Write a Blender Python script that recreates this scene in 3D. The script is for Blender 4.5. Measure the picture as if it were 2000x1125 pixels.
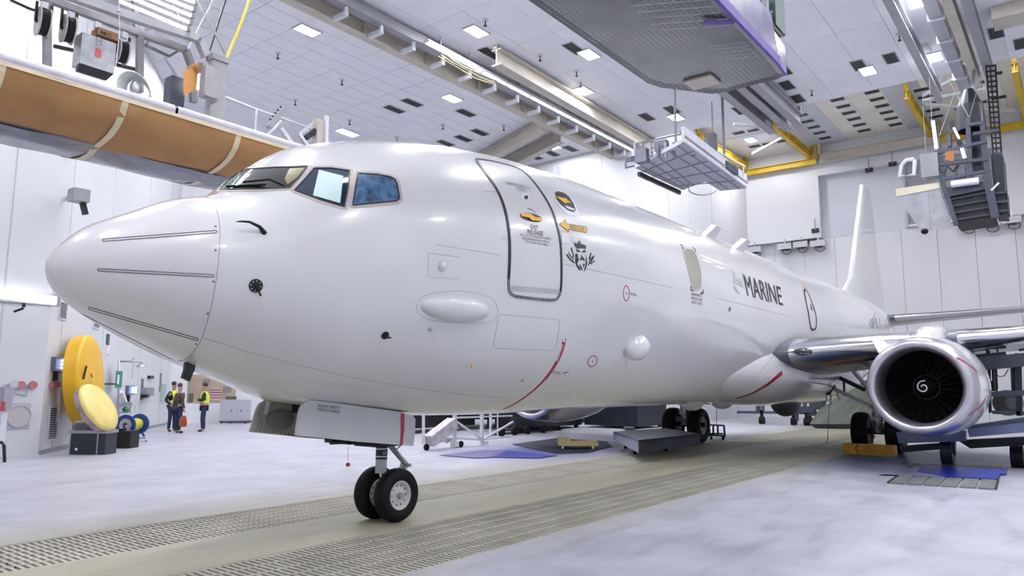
import bpy, bmesh, math, random
import numpy as np
from mathutils import Vector, Matrix
from mathutils.bvhtree import BVHTree
random.seed(7)
for o in list(bpy.data.objects): bpy.data.objects.remove(o)
COL = bpy.context.scene.collection
SC = bpy.context.scene
# ------------------------------------------------------------------ camera
CAM = Vector((-2.9632, -7.5136, 1.7772)); YAW, PIT, ROL, FP = 0.6604, 0.1322, 0.0043, 1435.6
fw = Vector((math.cos(PIT)*math.cos(YAW), math.cos(PIT)*math.sin(YAW), math.sin(PIT)))
r0 = Vector((math.sin(YAW), -math.cos(YAW), 0)); u0 = r0.cross(fw)
rt = r0*math.cos(ROL)+u0*math.sin(ROL); up = -r0*math.sin(ROL)+u0*math.cos(ROL)
cd = bpy.data.cameras.new('camera'); co = bpy.data.objects.new('camera', cd); COL.objects.link(co)
co.matrix_world = Matrix(((rt.x, up.x, -fw.x, CAM.x), (rt.y, up.y, -fw.y, CAM.y), (rt.z, up.z, -fw.z, CAM.z), (0, 0, 0, 1)))
cd.sensor_width = 36; cd.lens = FP/2000*36; cd.clip_end = 300; cd.clip_start = .05
SC.camera = co
# ------------------------------------------------------------------ world, light, exposure
w = bpy.data.worlds.new('world'); SC.world = w; w.use_nodes = True
w.node_tree.nodes['Background'].inputs[0].default_value = (.90, .92, 1.0, 1)
w.node_tree.nodes['Background'].inputs[1].default_value = .42
SC.view_settings.view_transform = 'Standard'; SC.view_settings.look = 'None'
SC.view_settings.exposure = 0.18; SC.view_settings.gamma = 1; SC.view_settings.use_curve_mapping = False
LAMP = 255.0      # strength of the ceiling lamps' diffusers
TUBE = 9.0       # strength of fluorescent tubes
# ------------------------------------------------------------------ pixel helpers: a point of the photograph on a real plane
def ray(x, y): return rt*((x-1000)/FP)-up*((y-562.5)/FP)+fw
def on(x, y, ax, v):
    d = ray(x, y); return CAM+d*((v-CAM[ax])/d[ax])
def PX(x, y, v): return on(x, y, 0, v)
def PY(x, y, v): return on(x, y, 1, v)
def PZ(x, y, v=0.0): return on(x, y, 2, v)
# ------------------------------------------------------------------ materials
MATS = {}
def mat(name, col, rough=.5, metal=0, var=0, scale=3, coat=0, bump=0, bscale=60, emit=None, es=0, alpha=1, stretch=(1, 1, 1), spec=.5, trans=0):
    if name in MATS: return MATS[name]
    m = bpy.data.materials.new(name); m.use_nodes = True; nt = m.node_tree; b = nt.nodes['Principled BSDF']
    b.inputs['Base Color'].default_value = (*col, 1); b.inputs['Roughness'].default_value = rough; b.inputs['Metallic'].default_value = metal
    b.inputs['Coat Weight'].default_value = coat; b.inputs['Coat Roughness'].default_value = .06; b.inputs['Specular IOR Level'].default_value = spec
    b.inputs['Transmission Weight'].default_value = trans
    if alpha < 1: b.inputs['Alpha'].default_value = alpha
    if emit: b.inputs['Emission Color'].default_value = (*emit, 1); b.inputs['Emission Strength'].default_value = es
    if var or bump:
        tc = nt.nodes.new('ShaderNodeTexCoord'); mp = nt.nodes.new('ShaderNodeMapping'); mp.inputs['Scale'].default_value = stretch
        nt.links.new(tc.outputs['Object'], mp.inputs[0])
    if var:
        n = nt.nodes.new('ShaderNodeTexNoise'); n.inputs['Scale'].default_value = scale; n.inputs['Detail'].default_value = 5
        nt.links.new(mp.outputs[0], n.inputs['Vector'])
        r = nt.nodes.new('ShaderNodeValToRGB'); r.color_ramp.elements[0].position = .3; r.color_ramp.elements[1].position = .7
        r.color_ramp.elements[0].color = (*[c*(1-var) for c in col], 1); r.color_ramp.elements[1].color = (*[min(1, c*(1+var*.5)) for c in col], 1)
        nt.links.new(n.outputs[0], r.inputs[0]); nt.links.new(r.outputs[0], b.inputs['Base Color'])
    if bump:
        n2 = nt.nodes.new('ShaderNodeTexNoise'); n2.inputs['Scale'].default_value = bscale; n2.inputs['Detail'].default_value = 3
        nt.links.new(mp.outputs[0], n2.inputs['Vector'])
        bp = nt.nodes.new('ShaderNodeBump'); bp.inputs['Strength'].default_value = bump; bp.inputs['Distance'].default_value = .02
        nt.links.new(n2.outputs[0], bp.inputs['Height']); nt.links.new(bp.outputs[0], b.inputs['Normal'])
    MATS[name] = m; return m
WHITE = mat('aircraft_white_paint', (.76, .76, .765), .26, var=.04, scale=.8, coat=.9, bump=.015, bscale=5)
RADOME = mat('radome_paint', (.75, .745, .755), .26, var=.04, scale=.8, coat=.9, bump=.015, bscale=5)
GREYP = mat('door_grey_paint', (.50, .52, .54), .35, var=.06, scale=3, coat=.2)
WALLM = mat('white_wall_panel', (.66, .665, .70), .55, var=.06, scale=.35, bump=.03, bscale=2, stretch=(1, 1, .3))
CEILM = mat('ceiling_tile_white', (.84, .845, .90), .7, var=.05, scale=.6)
CEILB = mat('rear_ceiling_cream', (.82, .79, .70), .7, var=.1, scale=.6)
CEILG = mat('rear_ceiling_grey', (.60, .61, .68), .7, var=.05, scale=.6)
BLACK = mat('black_rubber', (.006, .006, .008), .6, var=.3, scale=8, spec=.25)
SEAL = mat('black_seal', (.012, .013, .018), .4)
VENTD = mat('vent_dark', (.015, .015, .02), .6)
VENTS = mat('vent_slat', (.10, .10, .12), .5)
STEEL = mat('brushed_steel', (.45, .46, .49), .35, .8, var=.15, scale=5)
BEAMT = mat('beam_tan_paint', (.52, .48, .42), .5, var=.12, scale=2)
BEAMG = mat('beam_grey_paint', (.30, .30, .33), .45, var=.12, scale=2)
WSTEEL = mat('white_painted_steel', (.68, .69, .74), .4, var=.06, scale=2)
YEL = mat('crane_yellow_paint', (.62, .42, .02), .5, var=.2, scale=2)
PLAST = mat('plastic_sheeting', (.24, .25, .30), .22, var=.25, scale=2.5, bump=.25, bscale=6, stretch=(1, 3, 1))
PAPER = mat('brown_masking_paper', (.42, .225, .09), .75, var=.15, scale=1.5, bump=.35, bscale=2.5)
TAPE = mat('masking_tape', (.72, .62, .42), .6, var=.08, scale=4)
DECKW = mat('deck_white_wrap', (.62, .60, .66), .6, var=.12, scale=5)
PURP = mat('purple_tape', (.09, .05, .34), .5, var=.2, scale=4)
BLUEG = mat('stand_blue_grey_paint', (.055, .067, .10), .5, var=.3, scale=2)
NAVY = mat('platform_navy_paint', (.010, .014, .026), .5, var=.3, scale=2)
CHROME = mat('polished_aluminium', (.80, .80, .84), .16, 1, var=.03, scale=2)
LIPM = mat('nacelle_lip_metal', (.62, .60, .66), .28, .9, var=.04, scale=2)
WINGU = mat('wing_grey_paint', (.15, .16, .20), .3, var=.1, scale=1, coat=.3)
DARKM = mat('dark_metal', (.022, .022, .027), .45, .4, var=.3, scale=8)
FANM = mat('fan_blade_titanium', (.010, .010, .011), .4, .3)
RED = mat('warning_red', (.35, .012, .03), .4)
YDEC = mat('decal_yellow', (.85, .46, .02), .4)
INK = mat('black_lettering', (.012, .013, .02), .4)
INKG = mat('grey_lettering', (.22, .22, .25), .4)
LINE = mat('panel_joint_grey', (.30, .31, .34), .5)
DWHITE = mat('decal_white', (.85, .85, .88), .4)
# ------------------------------------------------------------------ mesh builder
OFF = {}
class MB:
    def __init__(s): s.v = []; s.f = []
    def add(s, vs, fs):
        n = len(s.v); s.v += [Vector(v) for v in vs]; s.f += [tuple(i+n for i in f) for f in fs]; return s
    def box(s, a, b):
        x0, x1 = sorted((a[0], b[0])); y0, y1 = sorted((a[1], b[1])); z0, z1 = sorted((a[2], b[2]))
        return s.add([(x0, y0, z0), (x1, y0, z0), (x1, y1, z0), (x0, y1, z0), (x0, y0, z1), (x1, y0, z1), (x1, y1, z1), (x0, y1, z1)],
                     [(0, 3, 2, 1), (4, 5, 6, 7), (0, 1, 5, 4), (1, 2, 6, 5), (2, 3, 7, 6), (3, 0, 4, 7)])
    def bar(s, a, b, w=.05, h=None, upv=(0, 0, 1)):
        a, b = Vector(a), Vector(b); h = h or w; d = (b-a).normalized(); U = Vector(upv)
        if abs(d.dot(U)) > .97: U = Vector((1, 0, 0))
        R = d.cross(U).normalized()*(w/2); U = R.cross(d).normalized()*(h/2)
        vs = [p+i*R+j*U for p in (a, b) for i, j in ((-1, -1), (1, -1), (1, 1), (-1, 1))]
        return s.add(vs, [(0, 3, 2, 1), (4, 5, 6, 7), (0, 1, 5, 4), (1, 2, 6, 5), (2, 3, 7, 6), (3, 0, 4, 7)])
    def tube(s, pts, r=.02, n=8, cap=True):
        pts = [Vector(p) for p in pts]; rs = r if isinstance(r, (list, tuple)) else [r]*len(pts); rings = []
        prevU = None
        for i, p in enumerate(pts):
            d = (pts[min(i+1, len(pts)-1)]-pts[max(i-1, 0)]).normalized()
            U = prevU if prevU else (Vector((0, 0, 1)) if abs(d.z) < .9 else Vector((1, 0, 0)))
            R = d.cross(U).normalized(); U = R.cross(d).normalized(); prevU = U
            rings.append([p+(R*math.cos(t*2*math.pi/n)+U*math.sin(t*2*math.pi/n))*rs[i] for t in range(n)])
        vs = [q for g in rings for q in g]; fs = []
        for i in range(len(rings)-1):
            for t in range(n): fs.append((i*n+t, i*n+(t+1) % n, (i+1)*n+(t+1) % n, (i+1)*n+t))
        if cap: fs += [tuple(range(n))[::-1], tuple((len(rings)-1)*n+t for t in range(n))]
        return s.add(vs, fs)
    def cyl(s, a, b, r, r2=None, n=24): return s.tube([a, b], [r, r if r2 is None else r2], n)
    def lathe(s, prof, c, axis=(1, 0, 0), n=48, upv=(0, 0, 1), sq=None, close=False):   # prof: (along, radius)
        A = Vector(axis).normalized(); U = Vector(upv); R = A.cross(U).normalized(); U = R.cross(A); c = Vector(c); vs = []
        for a, r in prof:
            for t in range(n):
                th = 2*math.pi*t/n; k = sq(th) if sq else 1
                vs.append(c+A*a+(R*math.cos(th)+U*math.sin(th)*k)*r)
        fs = []; m = len(prof)
        for i in range(m if close else m-1):
            for t in range(n): fs.append((i*n+t, i*n+(t+1) % n, ((i+1) % m)*n+(t+1) % n, ((i+1) % m)*n+t))
        return s.add(vs, fs)
    def ball(s, c, rad, n=16, m=10):
        c = Vector(c); vs = []; 
        for i in range(m+1):
            ph = math.pi*i/m
            for t in range(n): vs.append(c+Vector((rad[0]*math.sin(ph)*math.cos(2*math.pi*t/n), rad[1]*math.sin(ph)*math.sin(2*math.pi*t/n), rad[2]*math.cos(ph))))
        fs = [(i*n+t, i*n+(t+1) % n, (i+1)*n+(t+1) % n, (i+1)*n+t) for i in range(m) for t in range(n)]
        return s.add(vs, fs)
    def prism(s, poly, d):       # poly: 3D points, extruded along d
        n = len(poly); P = [Vector(p) for p in poly]; d = Vector(d)
        return s.add(P+[p+d for p in P], [tuple(range(n))[::-1], tuple(range(n, 2*n))]+[(i, (i+1) % n, n+(i+1) % n, n+i) for i in range(n)])
    def ibeam(s, a, b, w=.3, h=.5, t=.04):
        a, b = Vector(a), Vector(b); z = Vector((0, 0, 1))
        s.bar(a+z*(h/2-t/2), b+z*(h/2-t/2), w, t); s.bar(a-z*(h/2-t/2), b-z*(h/2-t/2), w, t); return s.bar(a, b, t, h-2*t)
    def build(s, name, m, parent=None, smooth=False, ang=None, base=None):
        if parent is not None: off = OFF.get(parent.name, Vector())
        else:
            if base is None:
                xs = [v.x for v in s.v]; ys = [v.y for v in s.v]; zs = [v.z for v in s.v]
                base = ((min(xs)+max(xs))/2, (min(ys)+max(ys))/2, min(zs))
            off = Vector(base)
        me = bpy.data.meshes.new(name); me.from_pydata([v-off for v in s.v], [], s.f)
        bm = bmesh.new(); bm.from_mesh(me); bmesh.ops.remove_doubles(bm, verts=bm.verts, dist=1e-6)
        bmesh.ops.recalc_face_normals(bm, faces=bm.faces)
        if smooth and ang is not None:
            for e in bm.edges:
                if len(e.link_faces) == 2 and e.calc_face_angle(0) > math.radians(ang): e.smooth = False
        bm.to_mesh(me); bm.free(); me.materials.append(m)
        if smooth: me.polygons.foreach_set('use_smooth', [True]*len(me.polygons))
        o = bpy.data.objects.new(name, me); COL.objects.link(o)
        if parent is not None: o.parent = parent; OFF[o.name] = off
        else: o.location = off; OFF[o.name] = off
        return o
def tag(o, label=None, cat=None, group=None, kind=None):
    if label: o['label'] = label
    if cat: o['category'] = cat
    if group: o['group'] = group
    if kind: o['kind'] = kind
    return o
def thing(name, label, cat, loc, group=None):
    o = bpy.data.objects.new(name, None); COL.objects.link(o); o.location = Vector(loc); o.empty_display_size = .2
    OFF[o.name] = Vector(loc); return tag(o, label, cat, group)
def struct(name, mb, m, smooth=False): return tag(mb.build(name, m, smooth=smooth), kind='structure')
def dup(root, loc, rz=None, label=None, group=None):
    r = root.copy(); COL.objects.link(r); r.location = loc
    if rz is not None: r.rotation_euler = (0, 0, rz)
    if label: r['label'] = label
    if group: r['group'] = group
    for ch in list(root.children):
        c = ch.copy(); COL.objects.link(c); c.parent = r
        for g in ch.children:
            d = g.copy(); COL.objects.link(d); d.parent = c
    return r
def share(src, loc, parent=None):    # copy of one mesh object
    c = src.copy(); COL.objects.link(c); c.location = loc
    if parent is not None: c.parent = parent
    return c
# ================================================================== THE SETTING
H1, H2 = 14.0, 16.0
XB = 42.0
G1 = (.72, 2.10); G2 = (-2.26, -.57)      # the two drain trenches
def floor_mat():
    m = bpy.data.materials.new('painted_concrete_floor'); m.use_nodes = True; nt = m.node_tree; b = nt.nodes['Principled BSDF']; L = nt.links.new
    tc = nt.nodes.new('ShaderNodeTexCoord'); sp = nt.nodes.new('ShaderNodeSeparateXYZ'); geo = nt.nodes.new('ShaderNodeNewGeometry'); L(geo.outputs['Position'], sp.inputs[0])
    n = nt.nodes.new('ShaderNodeTexNoise'); n.inputs['Scale'].default_value = .9; n.inputs['Detail'].default_value = 8; n.inputs['Roughness'].default_value = .65; L(geo.outputs['Position'], n.inputs['Vector'])
    r = nt.nodes.new('ShaderNodeValToRGB'); e = r.color_ramp.elements; e[0].position = .30; e[0].color = (.36, .36, .42, 1); e[1].position = .66; e[1].color = (.50, .50, .57, 1); L(n.outputs[0], r.inputs[0])
    # overspray stain: yellow grey along the track under the aeroplane, soft edged
    mp = nt.nodes.new('ShaderNodeMapping'); mp.inputs['Scale'].default_value = (.25, 1, 1); L(geo.outputs['Position'], mp.inputs[0])
    n2 = nt.nodes.new('ShaderNodeTexNoise'); n2.inputs['Scale'].default_value = .8; n2.inputs['Detail'].default_value = 4; L(mp.outputs[0], n2.inputs['Vector'])
    ma = nt.nodes.new('ShaderNodeMath'); ma.operation = 'MULTIPLY_ADD'; ma.inputs[1].default_value = 1.8; L(n2.outputs[0], ma.inputs[0]); L(sp.outputs['Y'], ma.inputs[2])
    rr = nt.nodes.new('ShaderNodeMapRange'); rr.inputs['From Min'].default_value = -3; rr.inputs['From Max'].default_value = 6; L(ma.outputs[0], rr.inputs['Value'])
    cr = nt.nodes.new('ShaderNodeValToRGB'); q = cr.color_ramp.elements; q[0].position = .12; q[0].color = (0, 0, 0, 1); q[1].position = .34; q[1].color = (1, 1, 1, 1)
    k = q.new(.62); k.color = (.75, .75, .75, 1); k = q.new(.85); k.color = (0, 0, 0, 1); L(rr.outputs[0], cr.inputs[0])
    mx = nt.nodes.new('ShaderNodeMix'); mx.data_type = 'RGBA'; L(cr.outputs[0], mx.inputs['Factor']); L(r.outputs[0], mx.inputs['A']); mx.inputs['B'].default_value = (.42, .395, .27, 1)
    # darker scuffs
    n3 = nt.nodes.new('ShaderNodeTexNoise'); n3.inputs['Scale'].default_value = 3.5; n3.inputs['Detail'].default_value = 10; L(mp.outputs[0], n3.inputs['Vector'])
    r3 = nt.nodes.new('ShaderNodeValToRGB'); q = r3.color_ramp.elements; q[0].position = .25; q[0].color = (.72, .72, .72, 1); q[1].position = .5; q[1].color = (1, 1, 1, 1); L(n3.outputs[0], r3.inputs[0])
    m2 = nt.nodes.new('ShaderNodeMix'); m2.data_type = 'RGBA'; m2.blend_type = 'MULTIPLY'; m2.inputs['Factor'].default_value = 1; L(mx.outputs['Result'], m2.inputs['A']); L(r3.outputs[0], m2.inputs['B'])
    # blue overspray drifts near the engines, with shade under the aircraft painted in
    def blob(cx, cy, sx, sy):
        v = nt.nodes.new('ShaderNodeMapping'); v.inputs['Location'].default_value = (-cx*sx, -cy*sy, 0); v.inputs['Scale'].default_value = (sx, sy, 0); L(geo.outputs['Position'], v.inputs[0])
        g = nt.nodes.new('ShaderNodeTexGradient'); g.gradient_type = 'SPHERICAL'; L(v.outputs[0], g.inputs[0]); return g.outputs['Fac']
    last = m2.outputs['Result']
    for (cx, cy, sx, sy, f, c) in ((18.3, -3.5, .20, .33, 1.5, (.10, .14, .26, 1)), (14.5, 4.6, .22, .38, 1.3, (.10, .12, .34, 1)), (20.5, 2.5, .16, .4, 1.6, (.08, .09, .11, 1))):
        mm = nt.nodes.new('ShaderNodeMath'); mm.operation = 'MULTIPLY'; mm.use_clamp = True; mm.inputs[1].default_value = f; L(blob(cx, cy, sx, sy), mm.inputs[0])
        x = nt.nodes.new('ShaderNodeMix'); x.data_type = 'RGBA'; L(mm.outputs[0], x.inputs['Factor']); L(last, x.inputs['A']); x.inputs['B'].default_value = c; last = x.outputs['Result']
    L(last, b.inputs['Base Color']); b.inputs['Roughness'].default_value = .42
    rg = nt.nodes.new('ShaderNodeMapRange'); rg.inputs['To Min'].default_value = .30; rg.inputs['To Max'].default_value = .6; L(n3.outputs[0], rg.inputs['Value']); L(rg.outputs[0], b.inputs['Roughness'])
    return m
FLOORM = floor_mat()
mb = MB()
for y0, y1 in ((-30, G2[0]), (G2[1], G1[0]), (G1[1], 26)): mb.box((-12, y0, -.5), (XB+.6, y1, 0))
for g in (G1, G2):
    mb.box((-12, g[0], -.5), (-6, g[1], 0)); mb.box((41, g[0], -.5), (XB+.6, g[1], 0))
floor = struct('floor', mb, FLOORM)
mb = MB()
for g in (G1, G2): mb.box((-6, g[0], -.5), (41, g[1], -.42))
mb.build('trench_bed', mat('trench_dark', (.05, .05, .04), .8), floor)
GRATE = mat('grating_painted_steel', (.52, .50, .42), .5, var=.2, scale=1.5)
def grate(y0, y1, nl, x):
    m = MB(); L = 1.5; p = L/20
    for i in range(20): m.box((x+i*p, y0+.01, -.05), (x+i*p+p*.46, y1-.01, -.006))
    for j in range(nl+1):
        y = y0+.01+(y1-y0-.05)*j/nl; m.box((x, y, -.05), (x+L-.012, y+.03, -.002))
    return m.build('floor_grate', GRATE, floor)
for (y0, y1), nl in ((G1, 6), (G2, 6)):
    g = grate(y0, y1, nl, -6.0)
    for k in range(1, 31): c = share(g, (1.5*k, 0, 0), floor)
# ceiling
mb = MB().box((-12, -16, H1+.03), (29.1, 26, H1+.5))
ceiling = struct('ceiling', mb, CEILM)
t0 = None
for i in range(15):
    for j in range(18):
        x = 6.80+1.505*i; y = 11.0+.775*j
        if t0 is None: t0 = MB().box((x+.012, y+.012, H1), (x+1.493, y+.763, H1+.035)).build('ceiling_tile', CEILM, ceiling); bx, by = x, y
        else: share(t0, (x-bx, y-by, random.uniform(-.004, .004)), ceiling)
t0 = None
for i in range(8):
    for j in range(16):
        x = 5.0+3.01*i; y = -13.9+1.55*j
        if t0 is None: t0 = MB().box((x+.006, y+.006, H1), (x+3.004, y+1.544, H1+.035)).build('ceiling_panel', CEILM, ceiling); bx, by = x, y
        else: share(t0, (x-bx, y-by, random.uniform(-.003, .003)), ceiling)
mb = MB().box((29.1, -9, H2+.03), (XB+.6, 9, H2+.5)); mb.box((29.05, -8.5, H1+.04), (29.3, 8.45, H2+.03))
c2 = struct('ceiling', mb, CEILM); c2.name = 'ceiling_rear'
OFF[c2.name] = Vector(c2.location)
protos = {}
for i in range(4):
    for j in range(11):
        x = 29.3+3.17*i; y = -8.5+1.545*j; m = CEILG if 2.2 < y < 3.9 or -2.4 < y < -.8 else (CEILB if y < 3 else CEILM)
        if m.name not in protos: protos[m.name] = (MB().box((x+.006, y+.006, H2), (x+3.16, y+1.54, H2+.035)).build('ceiling_panel', m, c2), x, y)
        else:
            p, bx, by = protos[m.name]; share(p, (x-bx, y-by, random.uniform(-.003, .003)), c2)
# walls
def wall_poly(name, pts, z1=H1, t=.3, m=WALLM):
    mb = MB()
    for (x0, y0), (x1, y1) in zip(pts[:-1], pts[1:]):
        d = Vector((x1-x0, y1-y0, 0)).normalized(); n = Vector((-d.y, d.x, 0))*t
        mb.prism([(x0, y0, 0), (x1, y1, 0), (x1, y1, z1), (x0, y0, z1)], n)
    return struct(name, mb, m)
LW = [(-12, 13.56), (4.68, 13.56)]; DW = [(4.68, 13.56), (14.0, 25.2)]; FW = [(14.0, 25.4), (29.1, 25.4)]
wl = wall_poly('wall_left', LW); wd = wall_poly('wall_diagonal', DW); wf = wall_poly('wall_far', FW)
wc = struct('wall_corner', MB().box((29.1, 8.5, 0), (29.5, 25.7, H1)), WALLM)
wb = struct('wall_bay_left', MB().box((29.5, 8.5, 0), (XB+.5, 8.8, H2)).box((29.1, 8.5, H1), (29.5, 8.8, H2)), WALLM)
struct('wall_bay_right', MB().box((29.5, -9.0, 0), (XB+.5, -8.7, H2)), WALLM)
struct('wall_right_return', MB().box((29.1, -16, 0), (29.5, -8.7, H1)), WALLM)
mb = MB().box((XB+.3, -9, 0), (XB+.6, 8.8, H2))
wback = struct('wall_back', mb, WALLM)
struct('wall_front', MB().box((-12.4, -16, 0), (-12, 13.56, H1)), WALLM); struct('wall_right', MB().box((-12, -16.4, 0), (29.1, -16, H1)), WALLM)
# back wall panels: seams every 1.75 m below the ledge
BWM = mat('back_wall_panel', (.66, .66, .70), .55, var=.12, scale=.25, stretch=(1, 1, .25))
for k in range(10):
    y = -8.7+1.75*k; MB().box((XB+.12, y+.008, 0), (XB+.3, y+1.742, 10.5)).build('wall_panel', BWM, wback)
mb = MB().box((XB-.4, 4.15, 10.5), (XB+.3, 8.5, H2)).box((XB-.4, -8.7, 10.5), (XB+.3, -4.95, H2)).box((XB-.4, -4.95, 14.2), (XB+.3, 4.15, H2))
mb.build('upper_bulkhead', WALLM, wback)
mb = MB()
mb.box((XB+.1, -4.95, 10.5), (XB+.3, 4.15, 14.2)); mb.build('recess_panel', CEILG, wback)
# roller door in the recess
dr = thing('door_1', None, None, (XB, -2.3, 10.55)); dr['kind'] = 'structure'
RDM = mat('roller_door_grey', (.40, .41, .46), .5, var=.08)
s0 = None
for k in range(24):
    z = 10.72+.14*k
    if s0 is None: s0 = MB().prism([(XB-.0, -4.4, z), (XB-.06, -4.4, z+.07), (XB, -4.4, z+.135)], (0, 4.0, 0)).build('slat', RDM, dr); z0 = z
    else: share(s0, (0, 0, z-z0), dr)
MB().box((XB-.1, -4.45, 10.56), (XB+.05, -.3, 10.72)).build('bottom_rail', STEEL, dr)
MB().box((XB-.12, -.4, 10.56), (XB+.1, -.3, 14.1)).build('guide_rail', RDM, dr)
# wall joints on the diagonal and the corner walls (slim cover strips)
SEAMM = mat('wall_seam_grey', (.50, .51, .57), .6)
ddir = (Vector((14.0, 25.2, 0))-Vector((4.68, 13.56, 0))).normalized(); dn = Vector((ddir.y, -ddir.x, 0))
def DWP(s, z, o=0.0): return Vector((4.68, 13.56, z))+ddir*s+dn*o        # a point of the diagonal wall
def on_dw(px, py, o=0.0):
    d = ray(px, py); p0 = DWP(0, 0, o); t = (p0-CAM).dot(dn)/d.dot(dn); return CAM+d*t
def s_of(p): return (p-DWP(0, 0)).dot(ddir)
for s in (.9, 4.6, 9.2, 13):
    MB().bar(DWP(s, 0, .004), DWP(s, H1, .004), .022, .01, upv=dn).build('wall_seam', SEAMM, wd)
for x in (1.6, 3.6): MB().box((x, 13.545, 0), (x+.03, 13.56, H1)).build('wall_seam', SEAMM, wl)
for x in (17, 20, 23, 26): MB().box((x, 25.385, 0), (x+.04, 25.4, H1)).build('wall_seam', SEAMM, wf)
for y in (11.5, 17, 23): MB().box((29.085, y, 0), (29.1, y+.025, H1)).build('wall_seam', SEAMM, wc)
for x in (30.5, 33, 36, 39): MB().box((x, 8.485, 0), (x+.04, 8.5, H2)).build('wall_seam', SEAMM, wb)
struct('trim_1', MB().bar(DWP(0, .05, .03), DWP(15, .05, .03), .06, .10), mat('floor_edge_grey', (.3, .3, .34), .6))
struct('trim_2', MB().box((29.04, 8.5, H1-.12), (29.1, 25.4, H1)), SEAMM)
# ---- ceiling lamps
LAMPM = mat('lamp_diffuser', (.9, .9, .9), .5, emit=(.96, .965, 1.0), es=LAMP)
def lamp_proto():
    t = thing('ceiling_lamp', 'square recessed ceiling lamp', 'ceiling lamp', (0, 0, 0))
    m = MB(); 
    for a, b in (((-.44, -.28), (.44, -.24)), ((-.44, .24), (.44, .28)), ((-.44, -.24), (-.39, .24)), ((.39, -.24), (.44, .24))): m.box((a[0], a[1], -.05), (b[0], b[1], 0))
    m.build('frame', SEAMM, t); MB().box((-.39, -.24, -.045), (.39, .24, -.004)).build('diffuser', LAMPM, t)
    return t
lamps = [((600, 58), 'lit ceiling lamp among the small tiles, nearest the yellow hose'), ((883, 191), 'lit ceiling lamp above the cockpit with a vent on each side'),
         ((683, 260), 'lit ceiling lamp just above the cockpit roof, right of the paper roll platform'), ((930, 60), 'lit ceiling lamp beside the long tan rail near the top edge'),
         ((1150, 105), 'lit ceiling lamp beside the grey wrapped platform overhead'), ((1080, 285), 'lit ceiling lamp beyond the two slanting tan beams'),
         ((1695, 137), 'lit ceiling lamp right of the wrapped platform tip, near the rear ceiling edge'), ((1320, 228), 'lit ceiling lamp above the far suspended platform'),
         ((1825, 110), 'lit ceiling lamp between the grey duct and beam at right'), ((1790, 2), 'lit ceiling lamp at the top edge beside the grey right-hand beam'),
         ((1140, 176), 'lit panel for the reflection close beside the tan single beam')]  # last entry: a reflection beside the beam, built as a lit panel
lp = None
def lamp_at(p, lab, grp='recessed ceiling lamps'):
    global lp
    if lp is None: lp = lamp_proto(); lp.location = p; lp['label'] = lab; lp['group'] = grp; return lp
    return dup(lp, p, label=lab, group=grp)
for (px, py), lab in lamps: lamp_at(PZ(px, py, H1), lab)
LAMP_OFF = [(19.2, -9), (19.2, -14), (27, -10.5), (11.5, 6), (11.5, -1), (11.5, -8), (11.5, -14), (3.5, 12), (3.5, 5), (3.5, -3), (3.5, -11), (-4, 10), (-4, 2), (-4, -6), (-4, -13), (19.2, 20), (27, 20.5), (11.7, 19.5)]
for x, y in LAMP_OFF: lamp_at(Vector((x, y, H1)), 'recessed ceiling lamp beyond the edge of the picture', 'ceiling lamps out of view')
for x, y in ((31.2, 6.2), (31.5, -1), (31.5, -6), (38, 6.8)): lamp_at(Vector((x, y, H2)), 'recessed lamp in the raised rear ceiling, hidden behind beams', 'rear ceiling lamps')
# ---- ceiling vents
def vent_proto(L, W, n):
    t = thing('ceiling_vent', 'dark slatted ceiling vent', 'vent', (0, 0, 0))
    MB().box((-L/2, -W/2, -.012), (L/2, W/2, 0)).build('backing', VENTD, t)
    m = MB(); 
    for a, b in (((-L/2-.03, -W/2-.03), (L/2+.03, -W/2)), ((-L/2-.03, W/2), (L/2+.03, W/2+.03)), ((-L/2-.03, -W/2), (-L/2, W/2)), ((L/2, -W/2), (L/2+.03, W/2))): m.box((a[0], a[1], -.03), (b[0], b[1], 0))
    m.build('frame', SEAMM, t); s = None
    for k in range(n):
        y = -W/2+W*(k+.5)/n
        if s is None: s = MB().box((-L/2, y-.008, -.028), (L/2, y+.008, -.012)).build('slat', VENTS, t); y0 = y
        else: share(s, (0, y-y0, 0), t)
    return t
VP = [((872, 135), 1), ((958, 103), 1), ((990, 195), 1), ((965, 209), 0), ((910, 220), 1), ((938, 209), 0), ((905, 270), 1), ((805, 200), 1), ((770, 213), 1), ((870, 283-4), 1), ((937, 258), 1),
      ((1048, 157), 1), ((1121, 94), 1), ((1198, 245), 1), ((1151, 276+12), 0), ((1150, 281), 1), ((1114, 290), 1), ((1078, 299), 1), ((1045, 306), 1), ((1010, 314), 1), ((1263, 228), 1), ((1312, 214), 1), ((1019, 127), 0), ((1425, 190), 1), ((1446, 215), 1),
      ((1537, 166), 1), ((1558, 192), 1), ((1530, 137), 1), ((1740, 113), 2), ((1677, 127), 2), ((1804, 96), 2), ((1945, 63), 2), ((1995, 84), 2)]
va = vent_proto(.98, .42, 5); first = True
for (px, py), k in VP:
    if not k: continue
    p = PZ(px, py, H1)
    lab = 'dark slatted vent in the main ceiling, %s' % ('left of the long double rail' if p.y > 10.8 else ('right of the wrapped overhead platform' if p.y < 3.9 else 'between the long rail and the wrapped platform'))
    grp = 'main ceiling vents, ' + ('left of the long rail' if p.y > 10.8 else ('right of the wrapped platform' if p.y < 3.9 else 'between rail and wrapped platform'))
    if first: va.location = p; va['label'] = lab; va['group'] = grp; first = False
    else: dup(va, p, label=lab, group=grp)
vb = vent_proto(.42, .62, 3); first = True
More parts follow.
